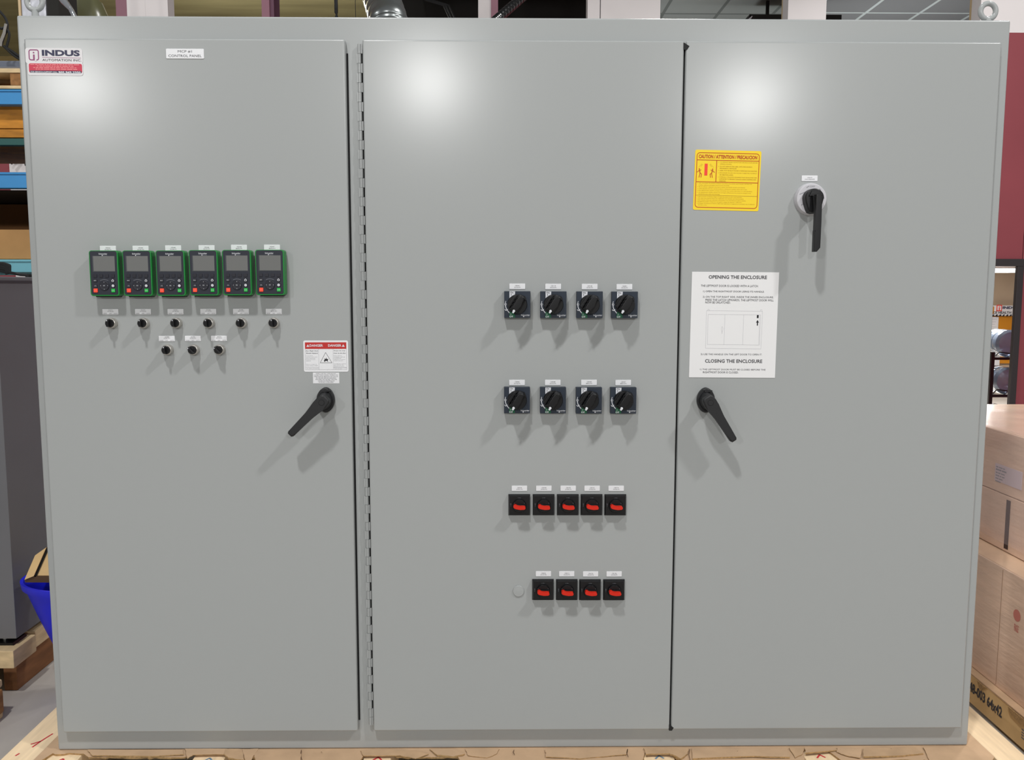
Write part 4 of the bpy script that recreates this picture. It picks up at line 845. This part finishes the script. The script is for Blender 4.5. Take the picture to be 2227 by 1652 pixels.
# pallet and machine on the top beam
pal = empty('wooden_pallet', (-2.4, YR+.3, zr(193)), 'small weathered wooden pallet on top of the rack under a grey machine', 'pallet', 'wooden pallets')
zb_, zt_ = zr(193), zr(149)
def pp(x0, x1, y0, y1, a, c, m_, nm):
    k = MB(); k.box(x0+2.4, x1+2.4, y0-YR-.3, y1-YR-.3, a-zb_, c-zb_, m_, bev=.003); k.build(nm, pal)
h = zt_-zb_; xr = U(42, 170, 'y', YR).x+.05
for y_ in (YR, YR+.35, YR+.7): pp(-3.2, xr, y_, y_+.09, zb_, zb_+h*.17, WOODL, 'bottom_board')
for x_ in (-3.15, -2.7, xr-.09): pp(x_, x_+.09, YR, YR+.79, zb_+h*.17, zb_+h*.78, WOODO, 'stringer')
for y_ in (YR-.005, YR+.2, YR+.42, YR+.63): pp(-3.2, xr+.02, y_, y_+.13, zb_+h*.78, zt_, WOODL, 'deck_board')
k = MB(); mzt = zr(118); k.box(-3.1, xr+.01, YR+.05, YR+.6, zt_, zt_+.02, CABG, bev=.004); k.box(-3.1, xr-.03, YR+.1, YR+.5, zt_+.02, mzt, mat('bluish_grey_paint', (96, 102, 116), .4), bev=.01)
tag(k.build('grey_machine'), 'bluish grey machine strapped with cables on the rack-top pallet', 'machine')
k = MB()
for pts_ in (((-5, 20), (12, 40), (16, 60), (8, 80), (2, 100)), ((-8, 55), (3, 62), (12, 60), (20, 75), (14, 104)), ((8, 100), (20, 112), (32, 122), (45, 130)), ((12, 103), (24, 110), (38, 120), (46, 124))):
    k.tube(sm([U(a, c, 'y', YR+.03) for a, c in pts_]), .0055, RUBBER, n=8)
k.tube([U(a, c, 'y', YR+.02) for a, c in ((13, 52), (9, 72), (2, 90), (1, 100))], .006, METAL, n=6)
tag(k.build('cable_loom'), 'tangle of black cables looping over the bluish grey machine', 'cable')
k = MB()
for i in range(7): k.tube(sm([U(a, c+2.2*i, 'y', 1.45) for a, c in ((-12, 573), (4, 572), (14, 574), (22, 578), (12, 582))]), .005, RUBBER, n=8)
k.tube([U(a, c, 'y', 1.45) for a, c in ((-10, 588), (20, 592), (44, 597), (60, 598))], .006, RUBBER, n=6)
k.box(U(60, 600, 'y', 1.45).x, U(68, 600, 'y', 1.45).x, 1.43, 1.47, U(60, 606, 'y', 1.45).z, U(60, 596, 'y', 1.45).z, RUBBER, bev=.003)
tag(k.build('cable_coil'), 'black cable coil lying on the tall grey cabinet', 'cable')
# far wall behind the rack bay
x_s = U(19, 340, 'y', 4.95).x; k = MB().box(-9, x_s, 4.95, 5.1, 0, 2.75, MAROON); struct(k.build('wall_left_maroon'))
k = MB().box(x_s, -1.0, 4.95, 5.1, 0, 2.6, WALLW); struct(k.build('wall_left_white'))
k = MB(); k.tube([U(a, c, 'y', 4.9) for a, c in ((-5, 325), (10, 333), (22, 339), (35, 342), (24, 356))], .01, RUBBER, n=6); k.tube([U(a, c, 'y', 4.9) for a, c in ((52, 344), (56, 350), (58, 360))], .014, RUBBER, n=6)
tag(k.build('wall_wire'), 'thin dark wires on the white wall seen through the rack', 'cable')

# tall grey cabinet on its pallet
cc = U(37, 1403, 'z', .165); CX, CY = cc.x, cc.y
cab = empty('grey_cabinet', (CX-.4, CY+.3, .165), 'tall plain grey machine cabinet standing on a wooden pallet', 'cabinet')
ct = U(4, 601, 'y', CY).z
k = MB(); k.box(-.6, .4, -.3, .55, .022, ct-.165, CABG, bev=.004); k.build('cabinet_body', cab)
k = MB(); k.box(-.6, .402, -.302, .552, ct-.165-.02, ct-.165-.012, mat('dark_joint', (54, 54, 58), .5)); k.build('top_seam', cab)
for x_, y_ in ((.34, -.26), (.34, .48), (-.5, -.26)):
    k = MB(); k.prism([(x_-.05, .0), (x_+.05, .0), (x_+.045, .008), (x_-.045, .008)], y_-.04, y_+.04, BLACKP); mx = Matrix.Translation((x_, y_, .008)) @ Matrix.Rotation(PI/2, 4, 'X')
    k.lathe([(.008, 0), (.008, .02)], METAL, n=12, mx=mx); k.build('levelling_foot', cab)
# its pallet
pl = empty('wooden_pallet', (CX-.3, CY+.3, 0), 'wooden pallet with a dark runner under the tall grey cabinet', 'pallet', 'wooden pallets')
ox, oy = CX-.3, CY+.3
def p2(x0, x1, y0, y1, a, c, m_, nm): k = MB(); k.box(x0-ox, x1-ox, y0-oy, y1-oy, a, c, m_, bev=.004); k.build(nm, pl)
rx = U(60, 1482, 'z', 0).x
rxx = -1.652
for x_ in (rxx-.045, rxx-.60, rxx-1.1): p2(x_, x_+.045, CY+.02, CY+1.0, 0, .105, mat('dark_brown_runner', (132, 88, 52), .8, var=.25, scale=5, stretch=(8, 1.5, 8)), 'stringer')
for i, (y_, w_, e_) in enumerate(((CY-.045, .14, .028), (CY+.12, .11, .012), (CY+.28, .1, -.012), (CY+.45, .12, .004), (CY+.7, .1, -.01), (CY+.9, .1, .0))): p2(rxx-1.15, rxx+.002+e_, y_, y_+w_, .105, .165, WOODL, 'deck_board')
# second pallet corner nearer the viewer
p3 = empty('wooden_pallet', (-1.9, .35, 0), 'worn pallet end with a white red-lettered wrapper at the picture edge', 'pallet', 'wooden pallets')
Y3 = .47
def p4(x0, x1, y0, y1, a, c, m_, nm, bev=.006): k = MB(); k.box(x0+1.9, x1+1.9, y0-.35, y1-.35, a, c, m_, bev=bev); return k.build(nm, p3)
xe = -1.588
p4(xe-.5, xe-.006, Y3-.12, Y3, .10, .125, WOODL, 'deck_board'); p4(xe-.5, xe, Y3-.11, Y3-.01, .022, .098, WOODO, 'stringer'); p4(xe-.5, xe-.01, Y3-.12, Y3, 0, .022, WOODL, 'bottom_board')
k = MB(); k.prism([(-.06, .0), (.0, .006), (.012, .058), (-.06, .060)], -.004, .012, PAPER, bev=.001); k.text('eli', -.030, .004, .016, .046, -.006, REDI, bold=.03)
o = k.build('paper_wrapper', p3, loc=(xe+1.9-.004, Y3-.135-.35, .002)); o['label'] = 'white wrapper with red lettering'
# blue bin with a cardboard box in it
YB = .665; rim = U(56, 1270, 'y', YB); bx = rim.x+.20
k = MB(); zt_ = rim.z+.030
def ringz(r, z, n=40): return [(r*math.cos(2*PI*i/n), r*.8*math.sin(2*PI*i/n), z) for i in range(n)]
lv = [(.062, 0), (.066, .02), (.075, .10), (.108, zt_-.23), (.150, zt_-.125), (.184, zt_-.030), (.197, zt_-.022), (.200, zt_), (.190, zt_), (.176, zt_-.035), (.09, .12)]
vs = []; fs = []
for j, (r, z_) in enumerate(lv):
    vs += ringz(r, z_)
    if j: fs += [[(j-1)*40+i, (j-1)*40+(i+1) % 40, j*40+(i+1) % 40, j*40+i] for i in range(40)]
fs.append(list(range(40))[::-1]); k.add(vs, fs, BINB)
wl = U(80, 1333, 'y', YB-.12)
bn = k.build('blue_bin', loc=(bx, YB, 0), smooth=50); tag(bn, 'bright blue plastic waste bin behind the enclosure, cardboard sticking out', 'bin')
k = MB(); P_ = lambda *pts: [(U(a, c, 'y', YB-.08).x, U(a, c, 'y', YB-.08).z+.006) for a, c in pts]
k.prism(P_((57, 1262), (80, 1209), (104, 1192), (77, 1254)), YB-.09, YB-.085, CARD3); k.prism(P_((81, 1253), (106, 1195), (150, 1190), (180, 1262), (82, 1262)), YB-.08, YB+.10, CARD3)
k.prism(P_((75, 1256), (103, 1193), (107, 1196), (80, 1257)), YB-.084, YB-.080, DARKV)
k.prism(P_((55, 1262), (70, 1255), (190, 1255), (190, 1270), (56, 1269)), YB-.084, YB+.12, mat('dark_cardboard_lip', (86, 62, 40), .8))  # darker brown lip along the bottom of the scrap
tag(k.build('cardboard_scrap'), 'folded tan cardboard box sticking out of the blue bin', 'cardboard')
